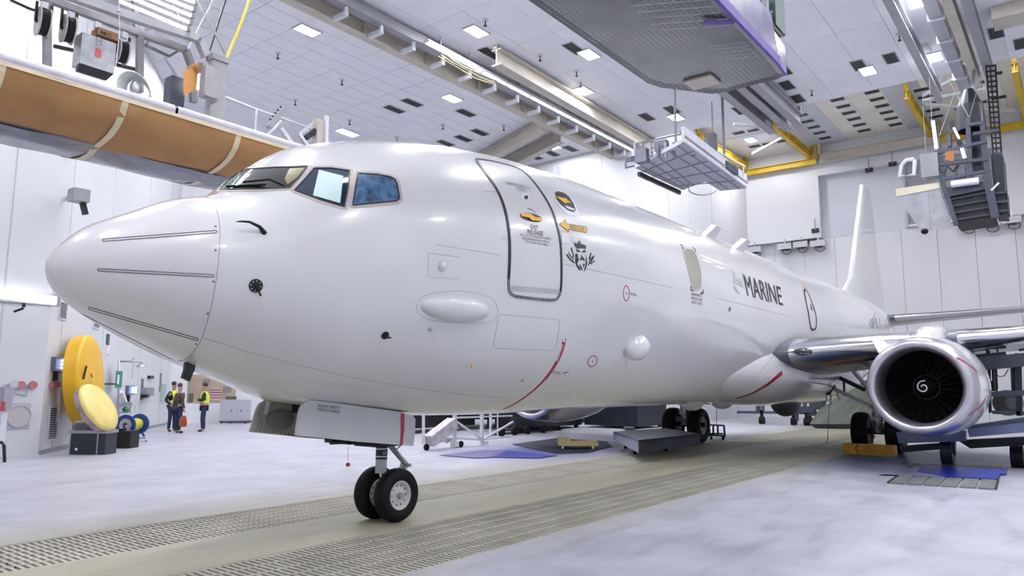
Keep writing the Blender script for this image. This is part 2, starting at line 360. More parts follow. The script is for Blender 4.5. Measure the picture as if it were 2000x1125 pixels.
for y in (3.3, 1.22, -.36, -2.3):
    for k in range(6):
        if y < -2 and k == 0: continue
        p = Vector((34.65+1.12*k, y, H2)); lab = 'narrow dark vent in the raised cream and grey rear ceiling'
        if first: vb.location = p; vb['label'] = lab; vb['group'] = 'rear ceiling vents'; first = False
        else: dup(vb, p, label=lab, group='rear ceiling vents')
for px, py in ((1443, 259), (1471, 254), (1500, 280), (1527, 275), (1474, 285), (1877, 219-10), (1913, 200), (1950, 190), (1907, 162), (1941, 128+16)):
    dup(vb, PZ(px, py, H2), label='small dark vent in the pale far part of the rear ceiling', group='small vents of the pale rear ceiling')
# ---- sprinklers
sp = thing('sprinkler_head', 'small sprinkler head hanging under the ceiling', 'sprinkler', (0, 0, 0), 'sprinkler heads')
MB().cyl((0, 0, 0), (0, 0, -.04), .10, .12, 12).build('escutcheon', WSTEEL, sp); MB().cyl((0, 0, -.04), (0, 0, -.22), .02, n=8).cyl((0, 0, -.22), (0, 0, -.24), .06, n=10).build('nozzle', DARKM, sp)
first = True
for px, py in ((670, 38), (543, 103), (668, 155), (577, 195), (795, 105), (900, 154), (865, 243), (683, 234), (775, 268), (948, 38), (1055, 107), (1134, 160), (1126, 138), (1205, 80), (1530, 123), (1585, 176), (1756, 67), (984, 245)):
    p = PZ(px, py, H1)
    if first: sp.location = p; first = False
    else: dup(sp, p)
# ---- overhead rails and beams
def beam(name, label, a, b, m, w=.3, h=.5, cat='beam', group=None, rib=0):
    t = thing(name, label, cat, a, group); MB().ibeam(a, b, w, h).build('girder', m, t)
    a, b = Vector(a), Vector(b); n = int((b-a).length/rib) if rib else 0
    if n:
        d = (b-a).normalized(); r = Vector((-d.y, d.x, 0)); s = None
        for k in range(n+1):
            c = a+(b-a)*(k+.3)/(n+1)
            if s is None: s = MB().box(c-Vector((.02, w/2, h/2-.04)) if abs(d.x) > .9 else c-Vector((.02, .02, h/2)), c+Vector((.02, w/2, h/2-.04)) if abs(d.x) > .9 else c+Vector((.02, .02, h/2))).build('stiffener', m, t); c0 = c
            else: share(s, c-c0, t)
    for e in (a, b):
        MB().box(e-Vector((.08, .08, -h/2)), Vector((e.x+.08, e.y+.08, max(H1, e.z+h/2+.02) if e.x < 29.1 else max(H2, e.z+.5)))).build('hanger', m, t)
    return t
beam('crane_rail', 'long tan overhead crane rail, left one of the parallel pair', (8.5, 10.75, 13.62), (29.0, 10.75, 13.62), BEAMT, .34, .62, 'rail', rib=3)
dbl = thing('double_rail', 'long grey channel rail beside the tan one, carrying brackets and lamps', 'rail', (9, 10.0, 13.5))
MB().bar((8.5, 10.02, 13.62), (31.0, 10.02, 13.62), .34, .12).bar((8.5, 9.86, 13.72), (31.0, 9.86, 13.72), .05, .34).build('channel', BEAMG, dbl)
b0 = None
for k in range(14):
    x = 11.0+1.48*k
    if b0 is None: b0 = MB().bar((x, 10.56, 13.34), (x, 9.95, 13.34), .14, .14).bar((x, 10.0, 13.28), (x, 10.0, 13.6), .1, .1).build('bracket', WSTEEL, dbl); x0 = x
    else: share(b0, (x-x0, 0, 0), dbl)
TUBEM = mat('fluorescent_tube', (.9, .9, .95), .4, emit=(.93, .90, 1.0), es=TUBE)
for k in range(11):
    x = 14.2+1.52*k
    t = thing('strip_lamp', 'long white strip lamp running along the double overhead rail', 'strip lamp', (x, 9.62, 13.5), 'strip lamps along the double rail')
    MB().box((x, 9.50, 13.52), (x+1.44, 9.74, 13.62)).build('housing', WSTEEL, t); MB().tube([(x+.03, 9.62, 13.5), (x+1.4, 9.62, 13.5)], .035, 8).build('tube', TUBEM, t); MB().box((x+.7, 9.6, 13.6), (x+.74, 9.64, H1+.01)).build('hanger', STEEL, t)
cb = MB()
for k in range(3): cb.tube([(15.0+.5*j, 9.5+.12*k+.05*math.sin(j*1.3+k), 13.42-.14*math.sin(j/6*math.pi)-.03*k) for j in range(7)], .02, 6)
tag(cb.build('cable_bundle', mat('cable_yellow_white', (.75, .65, .35), .5), dbl, smooth=True), kind='stuff')
beam('girder', 'single tan I beam under the ceiling, starting beside a lamp', (16.6, 8.45, 13.55), (30.2, 8.75, 13.55), BEAMT, .42, .62)
beam('girder', 'nearer of two slanting tan beams above the cabin roof', (23.4, 11.1, 13.6), (28.6, 24.0, 13.6), BEAMT, .4, .6, group='slanting tan beams', rib=5)
beam('girder', 'farther of two slanting tan beams above the cabin roof', (25.25, 11.5, 13.6), (29.0, 20.8, 13.6), BEAMT, .4, .6, group='slanting tan beams', rib=5)
for x0, y, x1, lab in ((22.5, 2.85, 29.6, 'leftmost of three grey beams running back from the wrapped platform'), (22.5, 2.12, 29.8, 'middle of three grey beams running back from the wrapped platform'), (22.5, 1.6, 29.4, 'rightmost of three grey beams running back from the wrapped platform')):
    beam('grey_girder', lab, (x0, y, 13.4), (x1, y, 13.4), BEAMG, .34, .55, group='three grey beams behind the wrapped platform')
for x0, y, x1, lab, m in ((16.5, -3.72, 30.0, 'grey beam at right, left of the segmented duct', BEAMG), (16.5, -5.1, 29.3, 'tan beam at right beside the segmented duct', BEAMT), (16.5, -5.55, 30.2, 'rightmost pale grey beam above the dark work platform', BEAMG)):
    beam('grey_girder', lab, (x0, y, 13.4), (x1, y, 13.4), m, .26, .5)
du = thing('segmented_duct', 'square silver duct in flanged segments running under the ceiling', 'duct', (16.5, -4.68, 13.2)); s0 = None
DUCT = mat('galvanised_duct', (.36, .38, .43), .35, .5, var=.1)
for k in range(7):
    x = 16.6+1.85*k
    m = MB().box((x, -4.86, 13.16), (x+1.8, -4.5, 13.6))
    if s0 is None: s0 = m.build('duct_segment', DUCT, du); f0 = MB().box((x-.04, -4.92, 13.1), (x+.04, -4.44, 13.66)).build('flange', WSTEEL, du)
    else: share(s0, (1.85*k, 0, 0), du); share(f0, (1.85*k, 0, 0), du)
MB().box((17.5, -4.76, 13.6), (17.6, -4.6, 14)).box((28.5, -4.76, 13.6), (28.6, -4.6, 14)).build('hanger', STEEL, du)
for a, b, lab in (((34.3, 8.38, 15.45), (41.5, 8.38, 15.45), 'leftmost yellow crane beam above the far suspended platform'), ((34.2, 4.45, 15.45), (41.5, 4.45, 15.45), 'yellow crane beam in the middle of the rear ceiling'), ((34.5, -1.85, 15.45), (41.5, -1.85, 15.45), 'yellow crane beam left of the dark work platform'), ((34, -6.1, 15.45), (41.5, -6.1, 15.45), 'yellow crane beam at the right picture edge')):
    beam('crane_beam', lab, a, b, YEL, .24, .46, 'crane beam', 'yellow crane beams', rib=1.2)
beam('end_girder', 'yellow end girder along the top of the back wall at left', (41.2, 8.3, 15.0), (41.2, 4.1, 15.0), YEL, .3, .36)
beam('end_girder', 'tan end girder along the top of the back wall in the middle', (41.2, 3.9, 15.1), (41.2, -2.0, 15.1), BEAMT, .35, .55)
beam('end_girder', 'yellow end girder along the top of the back wall at right', (41.2, -2.3, 15.0), (41.2, -8.5, 15.0), YEL, .3, .36)
bs = MB()
for a, b in (((1433, 242), (1528, 250)), ((1412, 322-50), (1522, 250)), ((1470, 300), (1530, 268))):
    A = PZ(*a, 15.4); B = PZ(*b, 15.4); t = MB().bar(A, B, .12, .12); tag(t.build('brace_strut', SEAMM), 'pale diagonal brace strut between the yellow crane beams at left', 'strut', 'pale brace struts at left')
for a, b in (((1803, 187), (1860, 155)), ((1803, 196), (1925, 172)), ((1805, 203), (1930, 214)), ((1930, 214), (1985, 215))):
    A = PZ(*a, 15.4); B = PZ(*b, 15.4); t = MB().bar(A, B, .12, .12); tag(t.build('brace_strut', WSTEEL), 'pale brace strut behind the dark work platform hoist', 'strut', 'pale brace struts at right')
# low square ducts stubs at top right
for (px, py, L, lab) in ((1990, 35, 2.2, 'tan ceiling box with a dark top at the right edge'),):
    p = PZ(px, py, 13.6); tag(MB().box((p.x-.5, p.y-1.5, 13.55), (p.x+.5, p.y+.7, 13.98)).build('ceiling_box', BEAMT), lab, 'box')
# ================================================================== THE AEROPLANE
air = thing('airplane', 'large white twin-engine patrol jet airplane parked in the hangar, seen from its nose', 'airplane', (0, 0, 0))
ST = np.array([[-.3, 2.868, 2.868, 0, 2.868], [-.22, 3.053, 2.661, .228, 2.86], [0, 3.278, 2.488, .485, 2.87], [.35, 3.474, 2.298, .733, 2.88], [.8, 3.706, 2.091, .996, 2.92],
 [1.25, 3.859, 1.921, 1.187, 2.98], [1.7, 4.263, 1.756, 1.358, 3.05], [2.2, 4.635, 1.582, 1.501, 3.14], [2.8, 4.857, 1.508, 1.628, 3.25], [3.6, 5.077, 1.425, 1.738, 3.37],
 [4.6, 5.258, 1.356, 1.82, 3.47], [6, 5.393, 1.335, 1.885, 3.53], [8, 5.47, 1.37, 1.88, 3.53], [22, 5.46, 1.37, 1.88, 3.53], [25, 5.46, 1.55, 1.87, 3.56], [28, 5.44, 2.25, 1.72, 3.75],
 [31, 5.38, 3.05, 1.32, 4.05], [34, 5.25, 3.8, .80, 4.4], [36.8, 4.95, 4.35, .22, 4.65]])
def pchip(x, xs, ys):
    h = np.diff(xs); d = np.diff(ys)/h; m = np.zeros(len(xs))
    for i in range(1, len(xs)-1):
        if d[i-1]*d[i] > 0:
            w1 = 2*h[i]+h[i-1]; w2 = h[i]+2*h[i-1]; m[i] = (w1+w2)/(w1/d[i-1]+w2/d[i])
    m[0] = d[0]; m[-1] = d[-1]
    k = np.clip(np.searchsorted(xs, x)-1, 0, len(xs)-2); t = (x-xs[k])/h[k]
    return (2*t**3-3*t**2+1)*ys[k]+(t**3-2*t**2+t)*h[k]*m[k]+(-2*t**3+3*t**2)*ys[k+1]+(t**3-t**2)*h[k]*m[k+1]
def fus(X, n=128):
    s = np.sqrt(ST[:, 0]-ST[0, 0]); sx = np.sqrt(np.maximum(X-ST[0, 0], 0)); zt, zb, w_, zm = [pchip(sx, s, ST[:, k]) for k in (1, 2, 3, 4)]
    th = np.linspace(0, 2*np.pi, n, endpoint=False); c, sn = np.cos(th), np.sin(th); mb = MB(); V = []
    for i in range(len(X)):
        for j in range(n): V.append((X[i], w_[i]*c[j], zm[i]+((zt[i]-zm[i]) if sn[j] >= 0 else (zm[i]-zb[i]))*sn[j]))
    F = [(i*n+j, i*n+(j+1) % n, (i+1)*n+(j+1) % n, (i+1)*n+j) for i in range(len(X)-1) for j in range(n)]
    return mb.add(V, F)
XR = .88
rad_ = fus(-.3+np.linspace(0, math.sqrt(XR+.3), 40)**2); rad_o = rad_.build('radome', RADOME, air, smooth=True)
body_ = fus(np.concatenate([np.linspace(XR, 8, 70), np.linspace(8.2, 36.8, 110)])); body_o = body_.build('fuselage', WHITE, air, smooth=True)
# wing to body fairing
def fairing():
    mb = MB(); n = 48; V = []; xs = np.linspace(12.3, 25.2, 60)
    for x in xs:
        t = min(1, max(0, (x-12.3)/4.6)); t2 = min(1, max(0, (25.2-x)/4.5)); k = math.sin(t*math.pi/2)*math.sin(t2*math.pi/2)
        wy = 1.25+.76*k; hz = .50+.42*k; zc = 2.18+.05*(1-k)
        for j in range(n):
            a = 2*math.pi*j/n; c, s = math.cos(a), math.sin(a)
            V.append((x, wy*math.copysign(abs(c)**.8, c), zc+hz*math.copysign(abs(s)**.8, s)))
    F = [(i*n+j, i*n+(j+1) % n, (i+1)*n+(j+1) % n, (i+1)*n+j) for i in range(len(xs)-1) for j in range(n)]
    return mb.add(V, F+[tuple(range(n)), tuple((len(xs)-1)*n+j for j in range(n))])
fair_ = fairing(); fair_.build('wing_fairing', WHITE, air, smooth=True)
# wings: loft of aerofoil sections (y, xLE, chord, zLE, thickness)
UPP = [(1, 0), (.85, .022), (.65, .048), (.45, .062), (.3, .062), (.18, .053), (.10, .041), (.05, .030), (.02, .018), (.006, .009), (0, 0)]
LOW = [(.006, -.010), (.02, -.020), (.05, -.030), (.10, -.040), (.18, -.048), (.3, -.052), (.45, -.048), (.65, -.030), (.85, -.012), (1, -.002)]
def loft(secs, sgn, part):       # part: 'main' or 'slat'
    P = UPP+LOW; idx = list(range(len(P)))
    if part == 'slat': idx = [i for i in idx if P[i][0] <= .101]
    elif part == 'main': idx = [i for i in idx]
    mb = MB(); V = []; n = len(idx)
    for y, x, c, z, tk in secs:
        for i in idx:
            px, pz = P[i]; e = 1.0
            if part == 'slat': pz = pz*1.03+(.0006 if pz > 0 else -.0006); px = px-.0012
            V.append((x+px*c, sgn*y, z+pz*c*tk*e+ (-.02*px*c)))
    F = [(i*n+j, i*n+j+1, (i+1)*n+j+1, (i+1)*n+j) for i in range(len(secs)-1) for j in range(n-1)]
    if part == 'main': F += [(i*n+n-1, i*n, (i+1)*n, (i+1)*n+n-1) for i in range(len(secs)-1)]; F += [tuple(range(n)), tuple((len(secs)-1)*n+j for j in range(n))]
    return mb.add(V, F)
def wing_secs(ya, yb, n=10):
    K = [(1.2, 14.40, 8.3, 2.50, 1.15), (1.9, 14.70, 7.8, 2.58, 1.12), (5.6, 16.67, 5.3, 2.93, 1.0), (17.0, 22.75, 1.6, 4.0, .9)]
    out = []
    for i in range(n+1):
        y = ya+(yb-ya)*i/n
        for a, b in zip(K[:-1], K[1:]):
            if a[0] <= y <= b[0]: t = (y-a[0])/(b[0]-a[0]); out.append(tuple([y]+[a[k]+(b[k]-a[k])*t for k in (1, 2, 3, 4)])); break
    return out
for sg in (-1, 1):
    wg = loft(wing_secs(1.2, 17.0, 24), sg, 'main').build('wing', WINGU, air, smooth=True)
    loft(wing_secs(2.0, 4.35), sg, 'slat').build('krueger_edge', CHROME, wg, smooth=True)
    loft(wing_secs(5.25, 16.9, 20), sg, 'slat').build('slat', CHROME, wg, smooth=True)
    for y, xx in ((3.4, 20.6), (7.4, 19.2), (10.2, 20.6)):
        MB().ball((xx+.4, sg*y, 2.55+.09*(y-1.9)), (1.5, .17, .26)).build('flap_track_fairing', WINGU, wg, smooth=True)
    # landing light in the wing root
# horizontal stabilisers, fin
K = [(.6, 30.1, 3.9, 4.60, 1.1), (1.2, 30.52, 3.5, 4.64, 1.0), (7.2, 34.7, 1.4, 5.20, .9)]
for sg in (-1, 1):
    secs = []
    for i in range(9):
        y = .6+6.6*i/8
        for a, b in zip(K[:-1], K[1:]):
            if a[0] <= y <= b[0]: t = (y-a[0])/(b[0]-a[0]); secs.append(tuple([y]+[a[k]+(b[k]-a[k])*t for k in (1, 2, 3, 4)])); break
    st = loft(secs, sg, 'main').build('stabilizer', WINGU, air, smooth=True)
    loft(secs[1:], sg, 'slat').build('leading_edge', CHROME, st, smooth=True)
fin_le = [(27.3, 5.42), (28.3, 5.62), (29.0, 6.0)]+[(p.x, p.z) for p in (PY(1661, 539, -.05), PY(1667, 496, -.05), PY(1676, 421, -.05), PY(1684, 360, -.05))]
fin_te = [(36.3, 4.9), (36.1, 5.4), (35.9, 6.0), None, None, None, None]
mb = MB(); V = []; nn = 14
for i, (lx, lz) in enumerate(fin_le):
    tx = 36.4-(max(lz, 5.2)-5.2)*.30; c = tx-lx; tk = (.30, .30, .28, .26, .24, .2, .15)[i]
    for j in range(nn):
        u = (j/(nn-1)); xx = u if j < nn else 0
        V.append((lx+c*u**1.6, -tk/2*math.sin(math.pi*min(1, u**.55)), lz))
    for j in range(nn-2, 0, -1):
        u = (j/(nn-1)); V.append((lx+c*u**1.6, tk/2*math.sin(math.pi*min(1, u**.55)), lz))
m_ = 2*nn-2
F = [(i*m_+j, i*m_+(j+1) % m_, (i+1)*m_+(j+1) % m_, (i+1)*m_+j) for i in range(len(fin_le)-1) for j in range(m_)]+[tuple(range(m_)), tuple((len(fin_le)-1)*m_+j for j in range(m_))]
fin_ = MB().add(V, F); fin_.build('fin', WHITE, air, smooth=True, ang=50)
# ---- engines
EX, EZ, EY = 13.74, 1.785, 4.83
def nsq(th): return .965 if math.sin(th) < 0 else 1.0
LIP = [(.95, .775), (.6, .755), (.3, .745), (.12, .77), (.03, .82), (0, .865), (.03, .915), (.12, .965), (.30, 1.005), (.42, 1.022)]
COWL = [(.42, 1.024), (.8, 1.06), (1.3, 1.09), (1.9, 1.08), (2.5, 1.02), (3.1, .92), (3.15, .90)]
NAC = []
for sg in (-1, 1):
    c = (EX, sg*EY, EZ)
    e = COWLo = MB().lathe(COWL, c, n=64, sq=nsq); NAC.append(e); eng = e.build('engine', WHITE, air, smooth=True)
    l_ = MB().lathe(LIP, c, n=64, sq=nsq); NAC.append(l_); l_.build('intake_lip', LIPM, eng, smooth=True)
    MB().lathe([(.93, .775), (2.6, .76)], c, n=48).build('fan_case', DARKM, eng, smooth=True)
    MB().lathe([(3.15, .90), (3.1, .80), (3.0, .60), (3.9, .50), (4.5, .30)], c, n=48).build('exhaust_cone', STEEL, eng, smooth=True)
    MB().cyl((EX+1.5, sg*EY, EZ), (EX+1.55, sg*EY, EZ), .77, n=48).build('fan_backing', VENTD, eng)
    MB().lathe([(.62, .0), (.66, .07), (.78, .15), (.95, .20), (1.15, .235)], c, n=32).build('spinner', BLACK, eng, smooth=True)
    MB().lathe([(1.0, .235), (.985, .25), (1.05, .262), (1.12, .25)], c, n=48).build('spinner_ring', DARKM, eng, smooth=True)
    pts = []
    for k in range(40):
        a = math.radians(75+11.5*k); rr = .135-.0028*k; xo = .585+.9*max(0, rr-.02)
        pts.append(Vector((EX+xo, sg*EY-math.cos(a)*rr, EZ+math.sin(a)*rr)))
    MB().tube(pts, .014, 6).build('spiral_mark', DWHITE, eng)
    b0 = None
    for k in range(24):
        if b0 is None:
            V = []
            for i in range(7):
                rr = .24+.53*i/6; tw = math.radians(28+28*i/6); ch = .14+.05*i/6
                for s_ in (-1, 1):
                    y_, x_ = s_*ch/2*math.sin(tw), s_*ch/2*math.cos(tw)
                    for off in (-.006, .006): V.append((x_+off*math.sin(tw), y_-off*math.cos(tw), rr))
            q = lambda i, a: i*4+a
            F = []
            for i in range(6):
                for a, b in ((0, 1), (1, 3), (3, 2), (2, 0)): F.append((q(i, a), q(i, b), q(i+1, b), q(i+1, a)))
            F += [(0, 1, 3, 2), (24, 25, 27, 26)]
            b0 = MB().add(V, F).build('fan_blade', FANM, eng, smooth=False); off0 = Vector(OFF[eng.name])
            for v in b0.data.vertices: v.co += off0     # local around the hub
            b0.location = Vector((EX+1.12, sg*EY, EZ))-off0; bb = b0
        else: bb = share(b0, b0.location, eng)
        bb.rotation_euler = (2*math.pi*k/24, 0, 0)
    py_ = MB()
    V = [];
    for (x, hw, zb_, zt_) in ((14.75, .02, 2.72, 2.80), (15.0, .16, 2.7, 2.99), (15.5, .24, 2.6, 3.12), (16.3, .22, 2.5, 3.2), (17.6, .18, 2.3, 3.1), (19, .05, 2.3, 2.8)):
        for s_, z_ in ((-1, zb_), (-1, zt_-.08), (-.5, zt_), (.5, zt_), (1, zt_-.08), (1, zb_)): V.append((x, sg*EY+hw*s_, z_))
    F = [(i*6+j, i*6+(j+1) % 6, (i+1)*6+(j+1) % 6, (i+1)*6+j) for i in range(5) for j in range(6)]+[tuple(range(6)), tuple(30+j for j in range(6))]
    py_.add(V, F).build('pylon', WHITE, eng, smooth=True, ang=60)
    a = Vector((14.35, sg*(EY-.80), EZ+.72))
    MB().prism([a, a+Vector((1.3, 0, .12)), a+Vector((1.2, sg*-.18, .36)), a+Vector((.45, sg*-.22, .34))], (0, sg*.03, .02)).build('chine', DWHITE, eng)
# ---- ray casting against the finished bodies
def bvh(mbs):
    V = []; F = []
    for m in mbs:
        n = len(V); V += [tuple(v) for v in m.v]; F += [tuple(i+n for i in f) for f in m.f]
    return BVHTree.FromPolygons(V, F)
TREE = bvh([rad_, body_, fair_, fin_]+NAC)
def hit(px, py, off=0.0):
    for k in range(40):
        d = ray(px, py).normalized(); loc, nor, i, dist = TREE.ray_cast(CAM, d)
        if loc is not None: break
        px += .6 if px < 700 else -.2; py += .8 if py < 600 else -.8      # just past the outline: step inwards
    if loc is None: return hit(900, 560, off)
    if nor.dot(d) > 0: nor = -nor
    return loc+nor*off, nor
def dens(pts, step=4, closed=False):
    out = []; P = list(pts)+([pts[0]] if closed else [])
    for a, b in zip(P[:-1], P[1:]):
        n = max(1, int(math.hypot(b[0]-a[0], b[1]-a[1])/step))
        for k in range(n): out.append((a[0]+(b[0]-a[0])*k/n, a[1]+(b[1]-a[1])*k/n))
    if not closed: out.append(P[-1])
    return out
def smooth_px(pts, closed=False, k=4):
    P = [np.array(p, float) for p in pts]; n = len(P); out = []
    for i in range(n if closed else n-1):
        p0, p1, p2, p3 = P[(i-1) % n if closed else max(i-1, 0)], P[i], P[(i+1) % n], P[(i+2) % n if closed else min(i+2, n-1)]
        for j in range(k):
            t = j/k; out.append(tuple(.5*((2*p1)+(-p0+p2)*t+(2*p0-5*p1+4*p2-p3)*t*t+(-p0+3*p1-3*p2+p3)*t**3)))
    if not closed: out.append(tuple(P[-1]))
    return out
def ribbon(pts, wd, closed=False, off=.004, th=.004, step=4, mb=None):
    H = [hit(x, y, off) for x, y in dens(pts, step, closed)]; n = len(H); V = []
    for i in range(n):
        a = H[(i-1) % n if closed else max(i-1, 0)][0]; b = H[(i+1) % n if closed else min(i+1, n-1)][0]
        t = (b-a).normalized(); p, nr = H[i]; s_ = nr.cross(t).normalized()*(wd/2); V += [p-s_-nr*th*2, p-s_, p+s_, p+s_-nr*th*2]
    F = []
    for i in range(n if closed else n-1):
        j = (i+1) % n
        for k in range(3): F.append((4*i+k, 4*i+k+1, 4*j+k+1, 4*j+k))
    return (mb or MB()).add(V, F)
def px_mesh(bm, cell, mapf, mb=None):
    xs = [v.co.x for v in bm.verts]; ys = [v.co.y for v in bm.verts]
    for ax, lo, hi in ((0, min(xs), max(xs)), (1, min(ys), max(ys))):
        x = lo+cell
        while x < hi-1e-6:
            co_ = [0, 0, 0]; co_[ax] = x; no = [0, 0, 0]; no[ax] = 1
            bmesh.ops.bisect_plane(bm, geom=bm.verts[:]+bm.edges[:]+bm.faces[:], plane_co=co_, plane_no=no); x += cell
    bm.verts.index_update(); mb = mb or MB(); mb.add([mapf(v.co.x, v.co.y) for v in bm.verts], [tuple(v.index for v in f.verts) for f in bm.faces]); bm.free(); return mb
def patch(poly, cell=8, off=.004, mb=None):
    bm = bmesh.new(); bm.faces.new([bm.verts.new((x, y, 0)) for x, y in poly]); bmesh.ops.triangulate(bm, faces=bm.faces[:])
    return px_mesh(bm, cell, lambda x, y: hit(x, y, off)[0], mb)
def ell(cx, cy, a, b, rot=0, n=28):
    c, s = math.cos(math.radians(rot)), math.sin(math.radians(rot))
    return [(cx+a*math.cos(t)*c-b*math.sin(t)*s, cy+a*math.cos(t)*s+b*math.sin(t)*c) for t in [2*math.pi*k/n for k in range(n)]]
def font_bm(txt, bold=0.0, sp=1.0):
    cu = bpy.data.curves.new('t', 'FONT'); cu.body = txt; cu.offset = bold; cu.space_character = sp; cu.resolution_u = 3
    o = bpy.data.objects.new('t', cu); COL.objects.link(o); bpy.context.view_layer.update()
    me = o.evaluated_get(bpy.context.evaluated_depsgraph_get()).to_mesh(); bm = bmesh.new(); bm.from_mesh(me)
    bpy.data.objects.remove(o); bpy.data.curves.remove(cu)
    x0 = min(v.co.x for v in bm.verts); x1 = max(v.co.x for v in bm.verts); y0 = min(v.co.y for v in bm.verts); y1 = max(v.co.y for v in bm.verts)
    for v in bm.verts: v.co.x = (v.co.x-x0)/(x1-x0); v.co.y = (v.co.y-y0)/(y1-y0); v.co.z = 0
    return bm
def text_on(txt, quad, mapf=None, off=.005, bold=0.0, cell=.06, mb=None):       # quad: tl, tr, br, bl in pixels
    tl, tr, br, bl = quad
    def f(u, v):
        x = (bl[0]*(1-u)+br[0]*u)*(1-v)+(tl[0]*(1-u)+tr[0]*u)*v; y = (bl[1]*(1-u)+br[1]*u)*(1-v)+(tl[1]*(1-u)+tr[1]*u)*v
        return hit(x, y, off)[0] if mapf is None else mapf(x, y)
    return px_mesh(font_bm(txt, bold), cell, f, mb)
def text_3d(txt, o, ux, uy, m, name, parent, bold=0.0):      # flat lettering on a flat face
    o, ux, uy = Vector(o), Vector(ux), Vector(uy)
    return px_mesh(font_bm(txt, bold), 9, lambda u, v: o+ux*u+uy*v).build(name, m, parent)
# cockpit windows
GLASSD = mat('cockpit_glass_olive', (.020, .026, .014), .05, var=.75, scale=3.5, coat=1, spec=.8)
GLASSB = mat('cockpit_glass_blue', (.012, .045, .085), .05, var=.6, scale=6, coat=1, spec=.8)
GLASSC = mat('cockpit_glass_hazy', (.10, .20, .36), .12, var=.65, scale=9, coat=1, spec=.8)  # light-blue reflections and hand prints put into the base colour
FRAMEM = mat('window_frame_putty', (.52, .46, .44), .45, var=.08, scale=8)
W1 = [(429, 371), (448, 351), (476, 331), (540, 327.5), (600, 325.5), (584, 348), (566, 367), (500, 369.5)]
W2 = [(576, 372), (596, 350), (614, 329), (648, 329), (683, 334), (680, 365), (672, 404), (625, 390)]
W3 = [(689, 401), (694, 367), (699, 339), (735, 341), (762, 346), (771, 351), (775, 360), (780, 388), (774, 393), (730, 397)]
def grow(P, k):
    cx = sum(p[0] for p in P)/len(P); cy = sum(p[1] for p in P)/len(P)
    return [(x+k*(x-cx)/math.hypot(x-cx, y-cy), y+k*(y-cy)/math.hypot(x-cx, y-cy)) for x, y in P]
for P, m, kk in ((W1, GLASSD, 0), (W2, GLASSB, 1), (W3, GLASSC, 2)):
    g = patch(P, 7, .006).build('cockpit_window', m, air, smooth=True)
    ribbon(grow(P, 3.5), .05, True, .004, .006).build('window_frame', FRAMEM, g)
    ribbon(P, .016, True, .012, .006).build('window_seal', SEAL, g)
    if kk == 1: patch([(623, 333), (670, 345), (664, 398), (611, 383)], 8, .012).build('white_sheet', mat('paper_in_window', (.62, .80, .78), .5), g)
    if kk == 0:
        patch([(431, 369), (470, 337), (473, 345), (452, 367)], 7, .009).build('window_reflection_pane', mat('teal_reflection', (.16, .28, .26), .1, coat=1), g)  # teal patch: a reflection painted onto the windscreen
        patch([(566, 330), (596, 328), (580, 349), (562, 362), (556, 350)], 7, .009).build('side_shade', mat('olive_shade', (.20, .16, .02), .3, var=.5, scale=5, coat=1), g)
        a, b = hit(560, 361, .05)[0], hit(440, 367, .05)[0]; c, d = hit(447, 364, .06)[0], hit(530, 359, .06)[0]
        MB().tube([hit(556, 366, .02)[0], hit(530, 361, .07)[0], hit(480, 365, .06)[0]], .012, 6).bar(hit(445, 369, .03)[0], hit(520, 365.5, .03)[0], .02).build('wiper', BLACK, g)
# radome joint and lightning strips
SEAMP = [(414, 391.6), (423, 409), (429, 441), (428.5, 487), (423, 541), (412.5, 598), (395, 658), (377, 687), (356, 704), (341, 708)]
ribbon(smooth_px(SEAMP), .007, off=.002).build('radome_joint', LINE, rad_o)
for A, B in (((201, 469.5), (422.5, 452.5)), ((192, 527), (417, 539)), ((174, 602), (386, 663)), ((161, 615), (335, 706))):
    h_ = 2.3; P = [(A[0], A[1]-h_), (B[0], B[1]-h_), (B[0]+1.5, B[1]), (B[0], B[1]+h_), (A[0], A[1]+h_), (A[0]-1.5, A[1])]
    if A[0] == 161: P = [(A[0], A[1]-1.5), (B[0], B[1]-4)]
    ribbon(P, .0055, A[0] != 161, .004, step=6).build('lightning_strip', SEAL, rad_o)
for x, y in ((421, 442), (421, 488.5), (417, 550), (405.5, 612.5), (383, 672), (352, 704), (405, 385)): MB().lathe([(0, .012), (.004, .011), (.005, 0)], hit(x, y, 0)[0], hit(x, y)[1], 12, upv=(1, 0, .01)).build('fastener', INKG, rad_o)
